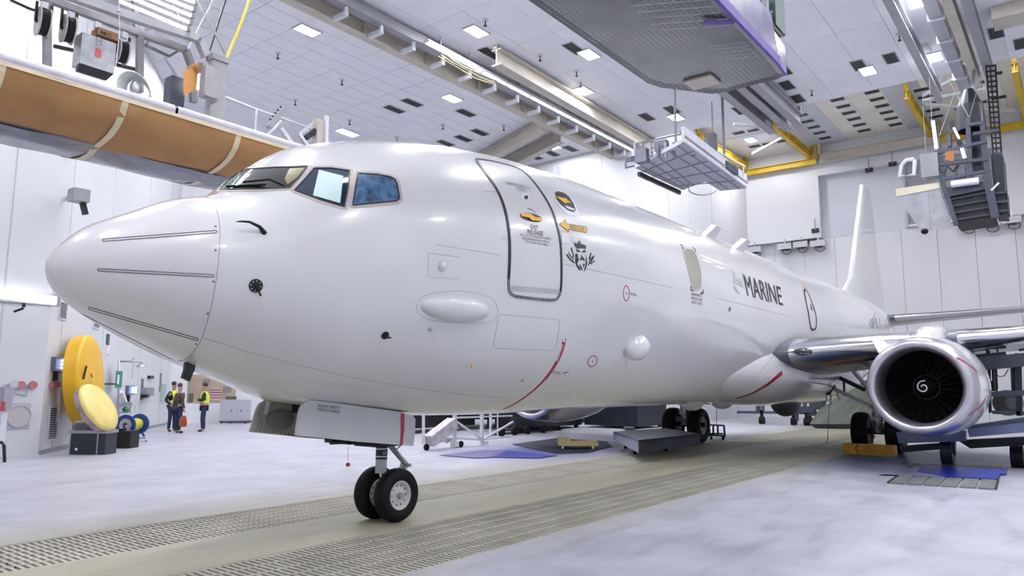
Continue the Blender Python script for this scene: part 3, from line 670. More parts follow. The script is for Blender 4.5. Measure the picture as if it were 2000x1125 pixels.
# cabin door
DOORP = [(930, 313), (944, 312), (976, 318), (1010, 328), (1032, 344), (1056, 374), (1076, 408), (1086, 436), (1094, 474), (1096, 522), (1095, 562), (1090, 580), (1076, 586), (1016, 580), (1000, 575), (993, 560), (995, 506), (994, 458), (986, 410), (970, 370), (948, 338)]
door = patch(smooth_px(DOORP, True, 3), 9, .003).build('cabin_door', WHITE, air, smooth=True)
D2 = smooth_px(DOORP, True, 3); i0 = 3*10; i1 = 3*15
ribbon(D2[i1+1:]+D2[:i0+2], .044, False, .010, .008).build('door_seal', SEAL, door)
ribbon(D2[i0+1:i1+2], .040, False, .010, .008).build('sill_plate', mat('scuffed_sill', (.22, .22, .24), .4, .4, var=.5, scale=20), door)
patch([(996, 557), (1094, 566), (1091, 575), (998, 569)], 8, .005).build('sill_strip', GREYP, door)
for t, q, b, m in (('EMERGENCY', ((988.5, 354.5), (1037.5, 366), (1037, 371.5), (988, 360)), 0.01, INKG), ('EXIT', ((1009.5, 366), (1027, 370.6), (1026.5, 376), (1009.5, 371.6)), .01, INKG), ('EXIT', ((1035.8, 438.5), (1050.5, 441.3), (1050.5, 449.5), (1035.8, 446.8)), .012, INK),
                ('RELEASE', ((1029.8, 447.4), (1060.5, 452.5), (1060, 461.3), (1029.3, 456)), .012, INK), ('PULL OUT TO ENGAGE HANDLE', ((1015, 456), (1074.9, 464.5), (1074.9, 468.9), (1015, 460.6)), .02, INKG),
                ('ROTATE AS SHOWN ABOVE', ((1019.6, 463), (1072, 471), (1072, 475.2), (1019.6, 467.2)), .02, INKG), ('PULL DOOR OUTWARD', ((1024.7, 469), (1068.6, 476.8), (1068.6, 481), (1024.7, 473)), .02, INKG)):
    text_on(t, q, bold=b, off=.006).build('lettering', m, door)
patch(ell(1026.5, 385, 7.5, 7, 30), 6, .006).build('peephole_ring', DWHITE, door); patch(ell(1027, 386, 4.3, 4.3), 6, .009).build('peephole', mat('peephole_grey', (.12, .12, .14), .2), door)
patch(ell(1037, 425, 22, 8, 12), 6, .006).build('handle_recess', SEAL, door)
patch([(1016, 417), (1034, 418), (1043, 425), (1057, 427), (1056, 433), (1037.5, 431.5), (1031, 426), (1016, 423.5)], 6, .02).build('door_handle', YDEC, door)
ribbon(smooth_px([(1030, 408), (1038, 409.5), (1046, 416)]), .008, off=.006).build('rotation_arrow', INK, door)
# markings aft of the door
def dec(polys, m, name, parent=None, off=.005, cell=7):
    mb = MB()
    for P in polys: patch(P, cell, off, mb)
    return mb.build(name, m, parent or air)
em = dec([[(1081, 375), (1090, 371), (1104, 376), (1116, 387), (1124, 402), (1130, 417), (1124, 423), (1110, 420), (1096, 408), (1085, 393)]], DWHITE, 'round_emblem')
dec([[(1083, 377), (1089, 373), (1101, 377.5), (1111.5, 385.5), (1119.5, 398), (1124, 411), (1119.5, 415), (1108, 411), (1095, 400.5), (1086, 389)]], INK, 'emblem_field', em, .008)
dec([[(1084.5, 384), (1094, 386), (1101, 391), (1105, 388), (1108, 392), (1116, 396), (1107, 397), (1103, 398), (1096, 393)]], YDEC, 'emblem_eagle', em, .011)
dec([ell(1086.5+3.7*k, 375.2+.25*k*k*.6, 1.3, .9, n=8) for k in range(6)], YDEC, 'emblem_stars', em, .011)
dec([[(1101, 402), (1109, 404), (1122, 409), (1120, 412), (1108, 408.5)]], DWHITE, 'emblem_scroll', em, .011)
dec([[(1092, 438), (1103.7, 429.4), (1105.5, 436.8), (1145.8, 444), (1145, 454.4), (1108.5, 447.7), (1110.7, 453)]], YDEC, 'rescue_arrow')
ar = bpy.data.objects['rescue_arrow']; ribbon([(1092, 438), (1103.7, 429.4), (1105.5, 436.8), (1145.8, 444), (1145, 454.4), (1108.5, 447.7), (1110.7, 453)], .006, True, .008).build('arrow_outline', INK, ar)
text_on('RESCUE', ((1113, 439.6), (1140.5, 444.6), (1139.8, 451.4), (1112.3, 446.3)), off=.009, bold=.005).build('lettering', INK, ar)
dec([[(1096, 453), (1112, 456), (1113.5, 477), (1098, 474)]], DWHITE, 'white_placard'); dec([[(1095.5, 451), (1110, 454), (1110, 456), (1095.5, 453)]], YDEC, 'yellow_placard')
def E2(P): return [(960+x/4.327, 300+y/4.327) for x, y in P]
dec([E2(P) for P in ([(702, 782), (694, 744), (716, 764), (742, 733), (756, 764), (798, 778), (797, 788), (712, 790)], [(712, 790), (797, 783), (795, 808), (760, 800), (720, 805)],
    [(710, 808), (735, 815), (752, 832), (725, 832)], [(770, 820), (795, 812), (792, 835), (760, 838)], [(705, 850), (725, 845), (735, 900), (722, 930), (740, 960), (752, 985), (735, 982), (712, 940), (706, 890)],
    [(752, 850), (775, 880), (790, 905), (772, 905), (765, 890), (750, 905), (740, 890), (758, 878)], [(795, 850), (805, 900), (806, 935), (798, 965), (785, 995), (780, 985), (792, 950), (796, 905)], [(745, 930), (760, 960), (768, 995), (755, 975), (742, 950)], [(770, 930), (788, 935), (775, 965)],
    [(668, 800), (680, 790), (682, 815), (696, 860), (688, 905), (682, 905), (688, 862)], [(627, 852), (640, 850), (668, 890), (676, 900), (706, 920), (700, 928), (660, 900)], [(640, 830), (650, 835), (685, 880), (680, 886)],
    [(820, 885), (835, 835), (842, 842), (832, 900), (850, 925), (845, 940), (828, 905)], [(868, 855), (862, 885), (830, 930), (815, 948), (812, 940), (850, 885), (845, 875)], [(885, 908), (862, 915), (840, 938), (838, 930), (858, 905)])], INK, 'trident_king_emblem', cell=9)
# lap joints, access panels
for P, wd_ in (([(850, 477), (978, 498.5)], .005), ([(1102, 516), (1160, 528), (1319, 563)], .006), ([(1400, 582), (1500, 607), (1560, 622)], .008), ([(398, 660), (470, 683), (558, 707), (640, 727), (720, 743), (800, 757), (900, 770), (985, 777)], .004),
            ([(980, 614), (1088, 624), (1094, 630), (1085, 680), (1078, 685), (968, 680), (963, 676), (974, 619), (980, 614)], .005), ([(837, 494), (900, 503)], .006), ([(837, 494), (836, 541), (897, 545)], .004), ([(942, 373), (970, 374)], .005), ([(960, 377), (998, 382)], .004),
            ([(980, 462), (981, 467), (1020, 473), (1020, 467), (980, 462)], .004), ([(1432, 777), (1480, 733), (1497, 712), (1530, 668), (1560, 655), (1600, 652)], .010)):
    ribbon(P if len(P) < 5 else P, wd_, off=.002).build('panel_joint', LINE, body_o)
# probes, vanes, blisters
def blister(px, py, hl, hh, hd, name, m=WHITE, sink=.3, tilt=0):
    p, n = hit(px, py); ax = Vector((math.cos(math.radians(tilt)), 0, math.sin(math.radians(tilt)))); ax = (ax-n*ax.dot(n)).normalized(); u = n.cross(ax)
    M = Matrix((ax, u, n)).transposed(); mb = MB().ball((0, 0, 0), (hl, hh, hd), 32, 20); mb.v = [M @ v+p-n*hd*sink for v in mb.v]; return mb.build(name, m, air, smooth=True)
a, b = hit(822, 602)[0], hit(966, 606)[0]; L_ = (a-b).length/2
ribbon(smooth_px([(814, 598), (830, 577), (895, 568), (955, 580), (971, 600), (968, 622), (940, 631), (850, 627), (820, 615)], True), .004, True, .002).build('blister_joint', LINE, body_o)
blister(893, 604, L_*.96, .165, .16, 'antenna_blister', mat('blister_paint', (.72, .72, .74), .35, coat=.4), .25, 2)
blister(863, 520, .055, .06, .05, 'small_dome', sink=0)
p, n = hit(1246, 678); mb = MB().ball((0, 0, 0), (.42, .22, .20), 32, 20)
for i, v in enumerate(mb.v):
    if v.x > 0: v.y *= 1-.55*v.x/.42; v.z *= 1-.5*v.x/.42
mb.v = [Matrix(((1, 0, 0), (0, 0, -1), (0, 1, 0))) @ v for v in mb.v]; mb.v = [Vector((v.x, v.y, v.z*1.0+.12*v.x))+p for v in mb.v]; mb.build('sensor_blister', WHITE, air, smooth=True)
for cx, cy, a_, b_, m in ((1223, 573, 5.5, 15, RED), (1157, 705.5, 8.5, 11, RED)):
    P = ell(cx, cy, a_, b_, 0 if b_ > 12 else 25); r_ = ribbon(P, .014, True, .004).build('access_ring', m, air); dec([ell(cx, cy, 1, 1.6, n=8)], INK, 'ring_centre', r_)
text_on('FIRE ACCESS', ((1230, 571), (1243, 574), (1243, 579), (1230, 576)), bold=.02).build('lettering', INKG, air)
p, n = hit(499.5, 558); disc = MB().lathe([(0, .068), (.006, .068), (.010, .06), (.010, 0)], p, n, 28, upv=(1, 0, .01)).build('vane_disc', SEAL, air)
for k in range(8):
    U = n.cross(Vector((1, 0, 0))).normalized(); R = n.cross(U); q = p+(U*math.cos(k*math.pi/4)+R*math.sin(k*math.pi/4))*.048+n*.012
    MB().lathe([(0, .006), (.002, 0)], q, n, 8, upv=(1, 0, .01)).build('screw', DWHITE, disc)
MB().bar(p+n*.01, p+n*.05+Vector((.02, 0, -.03)), .03).bar(p+n*.05, p+n*.05+Vector((.05, 0, -.09)), .014).build('vane', DARKM, disc)
p, n = hit(752, 655); d2 = MB().lathe([(0, .048), (.008, .048), (.008, 0)], p, n, 24, upv=(1, 0, .01)).build('vane_disc', SEAL, air); MB().bar(p, p+n*.05, .03).bar(p+n*.05, p+n*.05+Vector((.05, 0, .0)), .02).build('vane', SEAL, d2)
p, n = hit(838, 643); MB().bar(p, p+n*.03+Vector((.03, 0, 0)), .045, .02).build('drain_mast', STEEL, air)
p, n = hit(512, 453); out = (n+Vector((-.3, 0, .3))).normalized()
mb = MB().tube([hit(517, 455, -.01)[0], hit(506, 449, .05)[0], hit(486, 445.5, .09)[0], hit(470, 445.5, .10)[0], hit(459, 446, .10)[0]], [.030, .018, .013, .010, .004], 8); mb.build('pitot_probe', DARKM, air, smooth=True)
# red warning arc
R1 = smooth_px([(1102.5, 662), (1097, 685), (1085, 711), (1064, 741), (1035, 768), (1008, 787), (985, 799)])
ribbon(R1[:13], .075, off=.004).build('warning_stripe', RED, air); ribbon(R1[12:], .05, off=.004).build('warning_stripe', RED, air)
dec([[(1100.5, 659), (1104, 668), (1098.5, 667)]], DWHITE, 'stripe_arrow', off=.008, cell=5)
text_on('DANGER', ((1096.5, 672), (1084, 705), (1087.5, 706.5), (1100, 674)), off=.009, bold=.02).build('stripe_lettering', DWHITE, air)
dec([ell(1106, 729.5, 5.5, 3.2), ell(1020, 743, 2.6, 2.2)], INKG, 'drain_ports'); dec([ell(1106, 729.5, 4, 2), ], DWHITE, 'port_centre', off=.008)
text_on('STATIC', ((1079, 724), (1096, 727), (1096, 732), (1079, 729)), bold=.02).build('lettering', INKG, air)
dec([[(916, 713), (923, 712), (921, 719)]], YDEC, 'yellow_mark'); dec([ell(901+5*i, 711+5*j, .9, .9, n=6) for i in range(3) for j in range(2)], INKG, 'fastener_dots', cell=3)
# rear window and its rescue text
RW = smooth_px([(1335, 487), (1346, 486), (1355, 491), (1364, 512), (1369, 538), (1367.5, 562), (1361, 566), (1352.5, 562), (1345, 532), (1336.5, 500)], True, 2)
g = patch(RW, 8, .005).build('cabin_window', mat('beige_blind', (.36, .33, .26), .25, coat=.8), air, smooth=True); ribbon(RW, .03, True, .008).build('window_frame', FRAMEM, g)
mb = MB()
for P in ([(1328, 478), (1332, 479), (1334, 488)], [(1352, 483), (1357, 486), (1358, 492)], [(1349, 559), (1349, 566), (1353, 568)], [(1368, 572), (1373, 573), (1373, 566)]): ribbon(P, .03, off=.006, mb=mb, step=3)
mb.build('rescue_corner_marks', INK, air)
for t, y in (('EMERGENCY', 571), ('RESCUE', 579), ('CUT HERE', 587)): text_on(t, ((1350, y), (1371, y+4), (1371, y+9.5), (1350, y+5.5)), bold=.01).build('lettering', INKG, air)
dec([ell(1425, 603.5, 2.4, 5)], INKG, 'dark_port')
text_on('MARINE', ((1450.5, 535.5), (1523.5, 561), (1529, 597), (1459.5, 577.5)), bold=.0, off=.010, cell=.08).build('marine_lettering', INK, air)
dec([[(1429, 524), (1433, 530), (1437, 540), (1431, 538)], [(1431, 542), (1440, 545), (1449, 552), (1450, 562), (1441, 556), (1434, 552)], [(1432, 556), (1438, 562), (1446, 575), (1440, 573), (1434, 566)]], mat('grey_eagle_print', (.42, .43, .47), .5), 'grey_eagle_print', cell=6)
RD = smooth_px([(1570, 569), (1576, 569), (1584, 587), (1593, 614), (1594, 637), (1590, 643.5), (1583.5, 641), (1578.5, 611)], True, 2)
ad = patch(RD, 8, .004).build('aft_door', WHITE, air, smooth=True); ribbon(RD, .055, True, .012).build('door_seal', SEAL, ad); dec([ell(1584.5, 600, 1.6, 8, -12)], INKG, 'door_window', ad, .01)
dec([[(1565, 545), (1568, 550), (1575, 565), (1571, 563)]], YDEC, 'rescue_mark')
mb = MB(); rnd = random.Random(3)
for k in range(9): x = 1700+rnd.uniform(0, 20); y = 628+rnd.uniform(-6, 6); ribbon([(x, y-8), (x+rnd.uniform(-4, 4), y), (x+2, y+9)], .03, off=.012, mb=mb, step=5)
mb.build('tail_script', INKG, air)
text_on('8', ((1687, 405), (1690.5, 407), (1690.5, 412), (1687, 410)), bold=.03).build('fin_mark', RED, air) if False else None
# roof antennas, belly domes
for x, y_, h_ in ((7.9, 0, .42), (10.9, -.2, .12)):
    MB().prism([(x, y_-.015, 5.42), (x+.30, y_-.015, 5.42), (x+.26, y_-.015, 5.42+h_), (x+.10, y_-.015, 5.42+h_)], (0, .03, 0)).build('blade_antenna', DWHITE, air)
for px, py in ((1378, 456), (1437, 481)):
    p, n = hit(px, py+4); MB().prism([p-n*.05, p+Vector((.5, 0, 0)), p+Vector((.5, 0, .0))+n*.28, p+Vector((.2, 0, 0))+n*.30], (0, .12, .05)).build('roof_scoop', WHITE, air)
for x in (12.5, 13.2, 13.9, 14.6): MB().ball((x, -.35, 5.43), (.10, .08, .07), 10, 6).build('roof_beacon', DWHITE, air, smooth=True)
for px, py, rr in ((1352, 785, .28), (1410, 785, .30)): p = PY(px, py, 0.0); MB().ball((p.x, 0, 1.44), (rr*1.2, rr, .24), 20, 12).build('belly_dome', GREYP, air, smooth=True)
MB().ball((19.6, -.35, 1.42), (.60, .45, .52), 24, 14).build('belly_radome', mat('grey_radome', (.13, .14, .16), .4), air, smooth=True)
p, n = hit(366, 716); 
MB().prism([PY(356, 738, -.12), PY(362, 721, -.12), PY(379, 725, -.12), PY(371, 745, -.12)], (0, .04, 0)).prism([PY(362, 722, -.13), PY(365, 700, -.13), PY(383, 705, -.13), PY(380, 725, -.13)], (0, .05, 0)).build('black_antenna', SEAL, air)
# pods: landing light and mesh grille in the wing root
lp_ = PY(1568, 687, -2.42)
LE_ = MB().ball((lp_.x-.02, -2.42, lp_.z), (.12, .22, .09), 20, 12).build('landing_light', mat('light_mesh', (.12, .13, .15), .2, .8), air, smooth=True)
mb = MB()
for i in range(5):
    for j in range(3): q = lp_+Vector((-.125+.02*abs(i-2), -.14+.07*i, -.045+.045*j)); mb.box(q-Vector((.008, .022, .013)), q+Vector((.008, .022, .013)))
tag(mb.build('light_cells', STEEL, air), kind='stuff')
ribbon([(1440, 778), (1470, 768), (1500, 750), (1527, 728)], .10, off=.01).build('warning_stripe', RED, air)
# danger marks on the port nacelle
ribbon(smooth_px([(1868, 698), (1885, 708), (1908, 725)]), .05, off=.004).build('nacelle_stripe', RED, air)
ribbon(smooth_px([(1926, 775), (1915, 793), (1891, 812)]), .05, off=.004).build('nacelle_stripe', RED, air)
# ---- landing gear
WELL = mat('wheel_well_dark', (.02, .022, .028), .6)
a, b = PX(1622, 738, 19), PX(1612, 768, 19); MB().tube([a, (a+b)/2+Vector((0, -.12, 0)), b], .10, 8).build('well_edge', WELL, air, smooth=True)
for (x0, y0, x1, y1, w_) in ((1640, 738, 1690, 762, .10), (1648, 742, 1649, 765, .05), (1612, 764, 1616, 785, .04), (1622, 768, 1624, 790, .04), (1634, 766, 1640, 782, .05)): MB().bar(PX(x0, y0, 19.2), PX(x1, y1, 19.2), w_).build('gear_strut', (WELL, STEEL)[x0 in (1612, 1622, 1634)], air)
TYRE = mat('tyre_rubber', (.006, .006, .007), .6, var=.3, scale=10, spec=.25)
HUBM = mat('wheel_hub_white', (.62, .62, .64), .35, var=.05)
def wheel(c, R, W, hubr, parent, face=-1):
    hw = W/2; k = W*.5
    prof = [(-hw*.75, hubr), (-hw*.98, hubr+.02), (-hw, R*.80), (-hw*.86, R*.93), (-hw*.55, R*.99), (0, R), (hw*.55, R*.99), (hw*.86, R*.93), (hw, R*.80), (hw*.98, hubr+.02), (hw*.75, hubr)]
    t = MB().lathe(prof, c, (0, 1, 0), 48, close=False).build('wheel', TYRE, parent, smooth=True)
    for g_ in (-.3, 0, .3): MB().lathe([(hw*g_-.004, R*1.0005), (hw*g_-.004, R*1.003), (hw*g_+.004, R*1.003), (hw*g_+.004, R*1.0005)], c, (0, 1, 0), 48, close=True).build('tread_rib', BLACK, t)
    c = Vector(c)
    MB().lathe([(-hw*.80, hubr+.004), (-hw*.86, hubr-.006), (-hw*.80, hubr-.02), (-hw*.45, hubr*.82), (-hw*.40, hubr*.45), (-hw*.55, hubr*.22), (-hw*.55, 0)], c, (0, 1, 0), 40).lathe([(hw*.80, hubr+.004), (hw*.86, hubr-.006), (hw*.80, hubr-.02), (hw*.45, hubr*.82), (hw*.40, hubr*.4), (hw*.5, 0)], c, (0, 1, 0), 40).build('hub', HUBM, t, smooth=True, ang=50)
    MB().cyl(c+Vector((0, -hw*.7, 0)), c+Vector((0, -hw*.5, 0)), hubr*.17, hubr*.19, 16).build('axle_cap', DARKM, t)
    h0 = None
    for k in range(10):
        a = 2*math.pi*k/10; q = c+Vector((math.cos(a)*hubr*.68, -hw*.47, math.sin(a)*hubr*.68))
        if h0 is None: h0 = MB().cyl(q, q+Vector((0, .03, 0)), hubr*.055, n=10).build('lug_hole', SEAL, t); q0 = q
        else: share(h0, h0.location+(q-q0), t)
    return t
ng = MB().cyl((3.88, 0, .62), (3.92, 0, 1.6), .075, n=24).build('nose_gear', GREYP, air, smooth=True, ang=50)
MB().cyl((3.93, 0, .34), (3.90, 0, .66), .045, n=20).build('oleo_piston', CHROME, ng, smooth=True, ang=50)
MB().cyl((3.885, 0, .80), (3.89, 0, .97), .078, n=24).build('placard_band', SEAL, ng, smooth=True, ang=50)
MB().cyl((3.886, 0, .83), (3.886, 0, .845), .080, n=24).cyl((3.889, 0, .93), (3.889, 0, .945), .080, n=24).build('band_stripe', DWHITE, ng)
text_3d('NO STEP', (3.84, -.082, .865), (.09, 0, 0), (0, 0, .04), DWHITE, 'lettering', ng)
MB().cyl((3.99, -.32, .343), (3.99, .32, .343), .04, n=16).build('axle', STEEL, ng)
MB().bar((3.98, 0, 1.02), (4.34, 0, .70), .06, .05).bar((4.34, 0, .70), (4.02, 0, .42), .12, .04).cyl((4.34, -.09, .69), (4.34, .09, .69), .025, n=12).bar((4.0, -.05, 1.02), (4.30, -.03, .72), .02).build('torque_link', STEEL, ng)
MB().box((3.05, -.14, 1.06), (3.75, .14, 1.14)).cyl((2.9, -.17, 1.085), (3.12, -.17, 1.08), .03, n=12).cyl((3.2, -.15, 1.06), (3.65, -.15, 1.05), .025, n=12).bar((3.2, 0, 1.07), (3.85, 0, 1.02), .09, .07).box((3.6, -.22, .98), (4.05, .22, 1.04)).build('steering_linkage', DARKM, ng)
MB().tube([(3.95, -.1, 1.0), (4.08, -.12, 1.03), (4.12, -.12, .97), (4.05, -.12, .93)], .008, 6).build('hose', BLACK, ng)
MB().tube([(3.15, -.2, 1.03), (3.15, -.2, .83)], .003, 4).build('pin_cord', INKG, ng); MB().ball((3.155, -.2, .80), (.035, .02, .025), 8, 6).build('safety_flag', RED, ng)
for y in (-.195, .195): wheel((3.99, y, .343), .343, .20, .185, ng)
def gdoor(y, name, m):
    K_ = [(576, 850), (581, 826), (586, 803), (592, 791), (607, 781), (640, 785), (700, 793), (780, 804), (808, 812), (812, 818), (809, 845), (804, 871), (690, 862)]
    pts = [PY(px, py, -.45) for px, py in K_]; s_ = 1 if y < 0 else -1
    pts = [Vector((p.x, y+s_*.10*(p.z-1.3), p.z)) for p in pts]
    return MB().prism(pts, (0, .025*s_, 0)).build(name, m, air)
gd = gdoor(-.45, 'nose_gear_door', GREYP)
def on_door(px, py): p = PY(px, py, -.45); return Vector((p.x, -.45+.10*(p.z-1.3)-.004, p.z))
text_on('ALE-47 SAFETY', ((623, 789), (667, 794.5), (667, 800), (623, 794.5)), on_door, bold=.005, cell=9).build('lettering', INK, gd)
text_on('SWITCH INSIDE', ((622, 796.5), (665, 802), (665, 807.5), (622, 802)), on_door, bold=.005, cell=9).build('lettering', INK, gd)
def strip_door(P, m, name, dy=-.003):
    bm = bmesh.new(); bm.faces.new([bm.verts.new((x, y, 0)) for x, y in P]); return px_mesh(bm, 500, lambda x, y: on_door(x, y)+Vector((0, dy, 0))).build(name, m, gd)
strip_door([(784, 806), (790.5, 807), (788, 838), (782.5, 870), (777.5, 870), (782, 838)], RED, 'warning_stripe')
gd2 = gdoor(.45, 'nose_gear_door', mat('door_inner_beige', (.50, .48, .45), .5, var=.12, scale=4))
q = [Vector((p.x, .41, p.z)) for p in [PY(px, py, .45) for px, py in ((500, 838), (500, 806), (506, 794), (520, 786), (590, 795), (583, 850))]]
MB().prism(q, (0, -.03, 0)).build('inner_skin', mat('door_inner_grey', (.36, .345, .33), .55, var=.2, scale=3), gd2)
a = PY(548, 820, .37); MB().ball(a, (.20, .04, .13), 20, 12).build('inner_bulge', mat('door_inner_dark', (.17, .165, .16), .6), gd2, smooth=True)
a = PY(525, 783, .35); MB().bar(a, a+Vector((-.04, 0, -.16)), .05, .03).build('hinge_arm', GREYP, gd2)
for k in range(10): a = PY(500+8*k, 840.5+.9*k, .37); MB().ball(a, (.008, .008, .008), 6, 4).build('rivet', INK, gd2)
MB().box((2.7, -.36, 1.43), (4.0, .36, 1.62)).build('gear_bay', VENTD, air)
# main gear
for sg in (-1, 1):
    mg = MB().cyl((19.55, sg*2.86, .55), (19.45, sg*2.86, 2.4), .13, n=20).build('main_gear', STEEL, air, smooth=True, ang=50)
    MB().cyl((19.6, sg*2.2, .565), (19.6, sg*3.5, .565), .08, n=16).build('axle', DARKM, mg)
    MB().bar((19.5, sg*2.86, 1.2), (19.5, sg*1.2, 2.0), .10).bar((19.4, sg*2.8, 1.6), (18.3, sg*2.6, 2.2), .08).build('drag_brace', WSTEEL, mg)
    MB().bar((19.75, sg*2.86, 1.3), (20.0, sg*2.86, .95), .1).bar((20.0, sg*2.86, .95), (19.75, sg*2.86, .6), .1).build('torque_link', STEEL, mg)
    mb = MB(); rnd = random.Random(5)
    for k in range(14): z = .4+.1*k; mb.tube([(19.4+rnd.uniform(-.1, .1), sg*2.86+rnd.uniform(-.15, .15), z), (19.38, sg*2.86+rnd.uniform(-.2, .2), z+.12), (19.42+rnd.uniform(-.1, .1), sg*2.86+rnd.uniform(-.1, .1), z+.25)], .018, 5)
    tag(mb.build('hydraulic_lines', STEEL, mg), kind='stuff')
    for y in (2.43, 3.29): wheel((19.6, sg*y, .545), .545, .42, .27, mg)
# ================================================================== LEFT SUSPENDED WORK PLATFORM (front edge y = 6)
FY = 6.0
pl = thing('suspended_platform', 'brown paper wrapped suspended work platform at upper left', 'work platform', (2, 7.4, 6.4))
def xend(y): return 7.9-(y-6.0)*.86
def sheet(sec, m, name, x0=-3.0, n=60, wob=0.0, seed=1, parent=pl):
    rnd = random.Random(seed); ph = [rnd.uniform(0, 6) for _ in sec]; V = []; k = len(sec)
    for i in range(n+1):
        t = i/n
        for j, (y, z) in enumerate(sec):
            x = x0+(xend(y)-x0)*t; w_ = wob*(math.sin(x*2.1+ph[j])+.5*math.sin(x*5.3+ph[j]*2)); V.append((x, y+w_*.5, z+w_))
    F = [(i*k+j, i*k+j+1, (i+1)*k+j+1, (i+1)*k+j) for i in range(n) for j in range(k-1)]
    return MB().add(V, F).build(name, m, parent, smooth=True)
BR = [(5.99, 6.96), (6.03, 6.82), (6.12, 6.66), (6.30, 6.50), (6.55, 6.38), (6.85, 6.31), (7.15, 6.27)]
PLS = [(7.05, 6.27), (7.35, 6.18), (7.7, 6.16), (8.1, 6.22), (8.5, 6.33), (8.85, 6.45), (9.0, 6.6), (9.05, 7.05)]
sheet(BR, PAPER, 'paper_skirt', wob=.012); sheet(PLS, PLAST, 'plastic_skirt', wob=.02, seed=4)
sheet([(5.985, 6.965), (5.985, 6.90)], TAPE, 'edge_tape'); sheet([(7.02, 6.285), (7.14, 6.262)], PLAST, 'lap_tape')
for px, py in ((2, 150), (243, 222), (465, 287)):
    x = PY(px, py, 6.0).x; V = []
    P = BR+PLS[1:6]
    for (y, z) in P: V += [(x-.06, y-.008, z-.012), (x+.06, y-.008, z-.012)]
    MB().add(V, [(2*i, 2*i+1, 2*i+3, 2*i+2) for i in range(len(P)-1)]).build('masking_tape', TAPE, pl)
def xr(y, z0, z1, th, x0, x1, m, name, parent=pl): return MB().box((x0, y, z0), (x1, y+th, z1)).build(name, m, parent)
j_ = PY(345, 215, 6).x
for a, b in ((-3.0, j_-.03), (j_+.03, 7.7)):
    mb = MB().tube([(a, 6.08, 7.05), (b, 6.08, 7.05)], .10, 12); mb.box((a, 6.0, 6.97), (b, 6.2, 7.1)); mb.build('padded_edge', DECKW, pl, smooth=True, ang=50)
MB().prism([(-3, 6.1, 6.95), (7.75, 6.1, 6.95), (5.4, 8.95, 6.95), (-3, 8.95, 6.95)], (0, 0, .1)).build('deck', DECKW, pl)
MB().tube([(-3, 6.0, 6.955), (7.7, 6.0, 6.955)], .012, 6).build('edge_cord', SEAL, pl)
MB().box((-3, 8.9, 7.05), (5.3, 8.96, 7.30)).build('toe_board', BEAMG, pl)
MB().box((-1, 8.86, 7.28), (1.0, 8.97, 7.34)).build('red_edge', mat('red_brown_edge', (.25, .04, .02), .5), pl)
def bars(pts, y, w_, m, name, parent=pl, h=None):
    mb = MB(); P = [PY(a, b, y) for a, b in pts]
    for a, b in zip(P[:-1], P[1:]): mb.bar(a, b, w_, h or w_)
    return mb.build(name, m, parent)
FRG = mat('frame_dull_grey', (.22, .215, .225), .45, .3, var=.2, scale=4)
fr = thing('gantry_frame', 'grey steel gantry frame standing on the paper wrapped platform', 'frame', (2, 7.2, 7.05))
bars([(-60, -62), (99, 0), (262, 62), (362, 97), (374, 128), (378, 200)], 7.2, .13, FRG, 'lower_beam', fr)
bars([(-60, -85), (120, -14), (240, 28), (389, 76), (403, 112)], 6.7, .16, mat('upper_beam_grey', (.36, .36, .38), .4, .3), 'upper_beam', fr)
bars([(92, 0), (92, 135)], 7.2, .12, FRG, 'post', fr); bars([(274, 40), (272, 180)], 7.2, .12, FRG, 'post', fr); bars([(263, 0), (268, 66)], 7.2, .10, FRG, 'post', fr)
bars([(20, 0), (60, 18), (98, 28)], 7.6, .04, DARKM, 'conduit', fr); bars([(105, 90), (150, 100), (233, 128), (275, 138)], 7.8, .06, DARKM, 'rear_rail', fr)
bars([(283, 88), (330, 110), (352, 97), (295, 72), (283, 88)], 7.4, .05, FRG, 'hatch_frame', fr)
bars([(322, 112), (345, 150), (330, 200)], 7.6, .04, STEEL, 'strut', fr); bars([(283, 88), (300, 60)], 7.5, .05, FRG, 'strut', fr)
for k in range(8):
    a = (60+26*k, 3+9.7*k); p = PY(a[0], a[1]-2, 7.1)
    if k in (1, 3, 5, 7): MB().box(p-Vector((.05, .04, .06)), p+Vector((.06, .04, .06))).build('clamp', WSTEEL, fr)
lb = thing('lamp_bank', 'bank of bright fluorescent tubes above the paper wrapped platform', 'lamp', (3, 6.6, 8.6))
for k, (a, b) in enumerate((((236, 3), (366, 57)), ((262, -2), (371, 44)), ((290, -4), (375, 31)), ((318, -6), (378, 18)), ((346, -8), (382, 5)))):
    y = 6.62+.10*k; P, Q = PY(*a, y), PY(*b, y)
    MB().tube([P, Q], .034, 8).build('tube', TUBEM, lb); MB().bar(P+Vector((0, .07, .03)), Q+Vector((0, .07, .03)), .10, .03).build('reflector', WSTEEL, lb)
    MB().box(Q-Vector((.03, .04, .05)), Q+Vector((.05, .06, .05))).build('tube_end', INKG, lb)
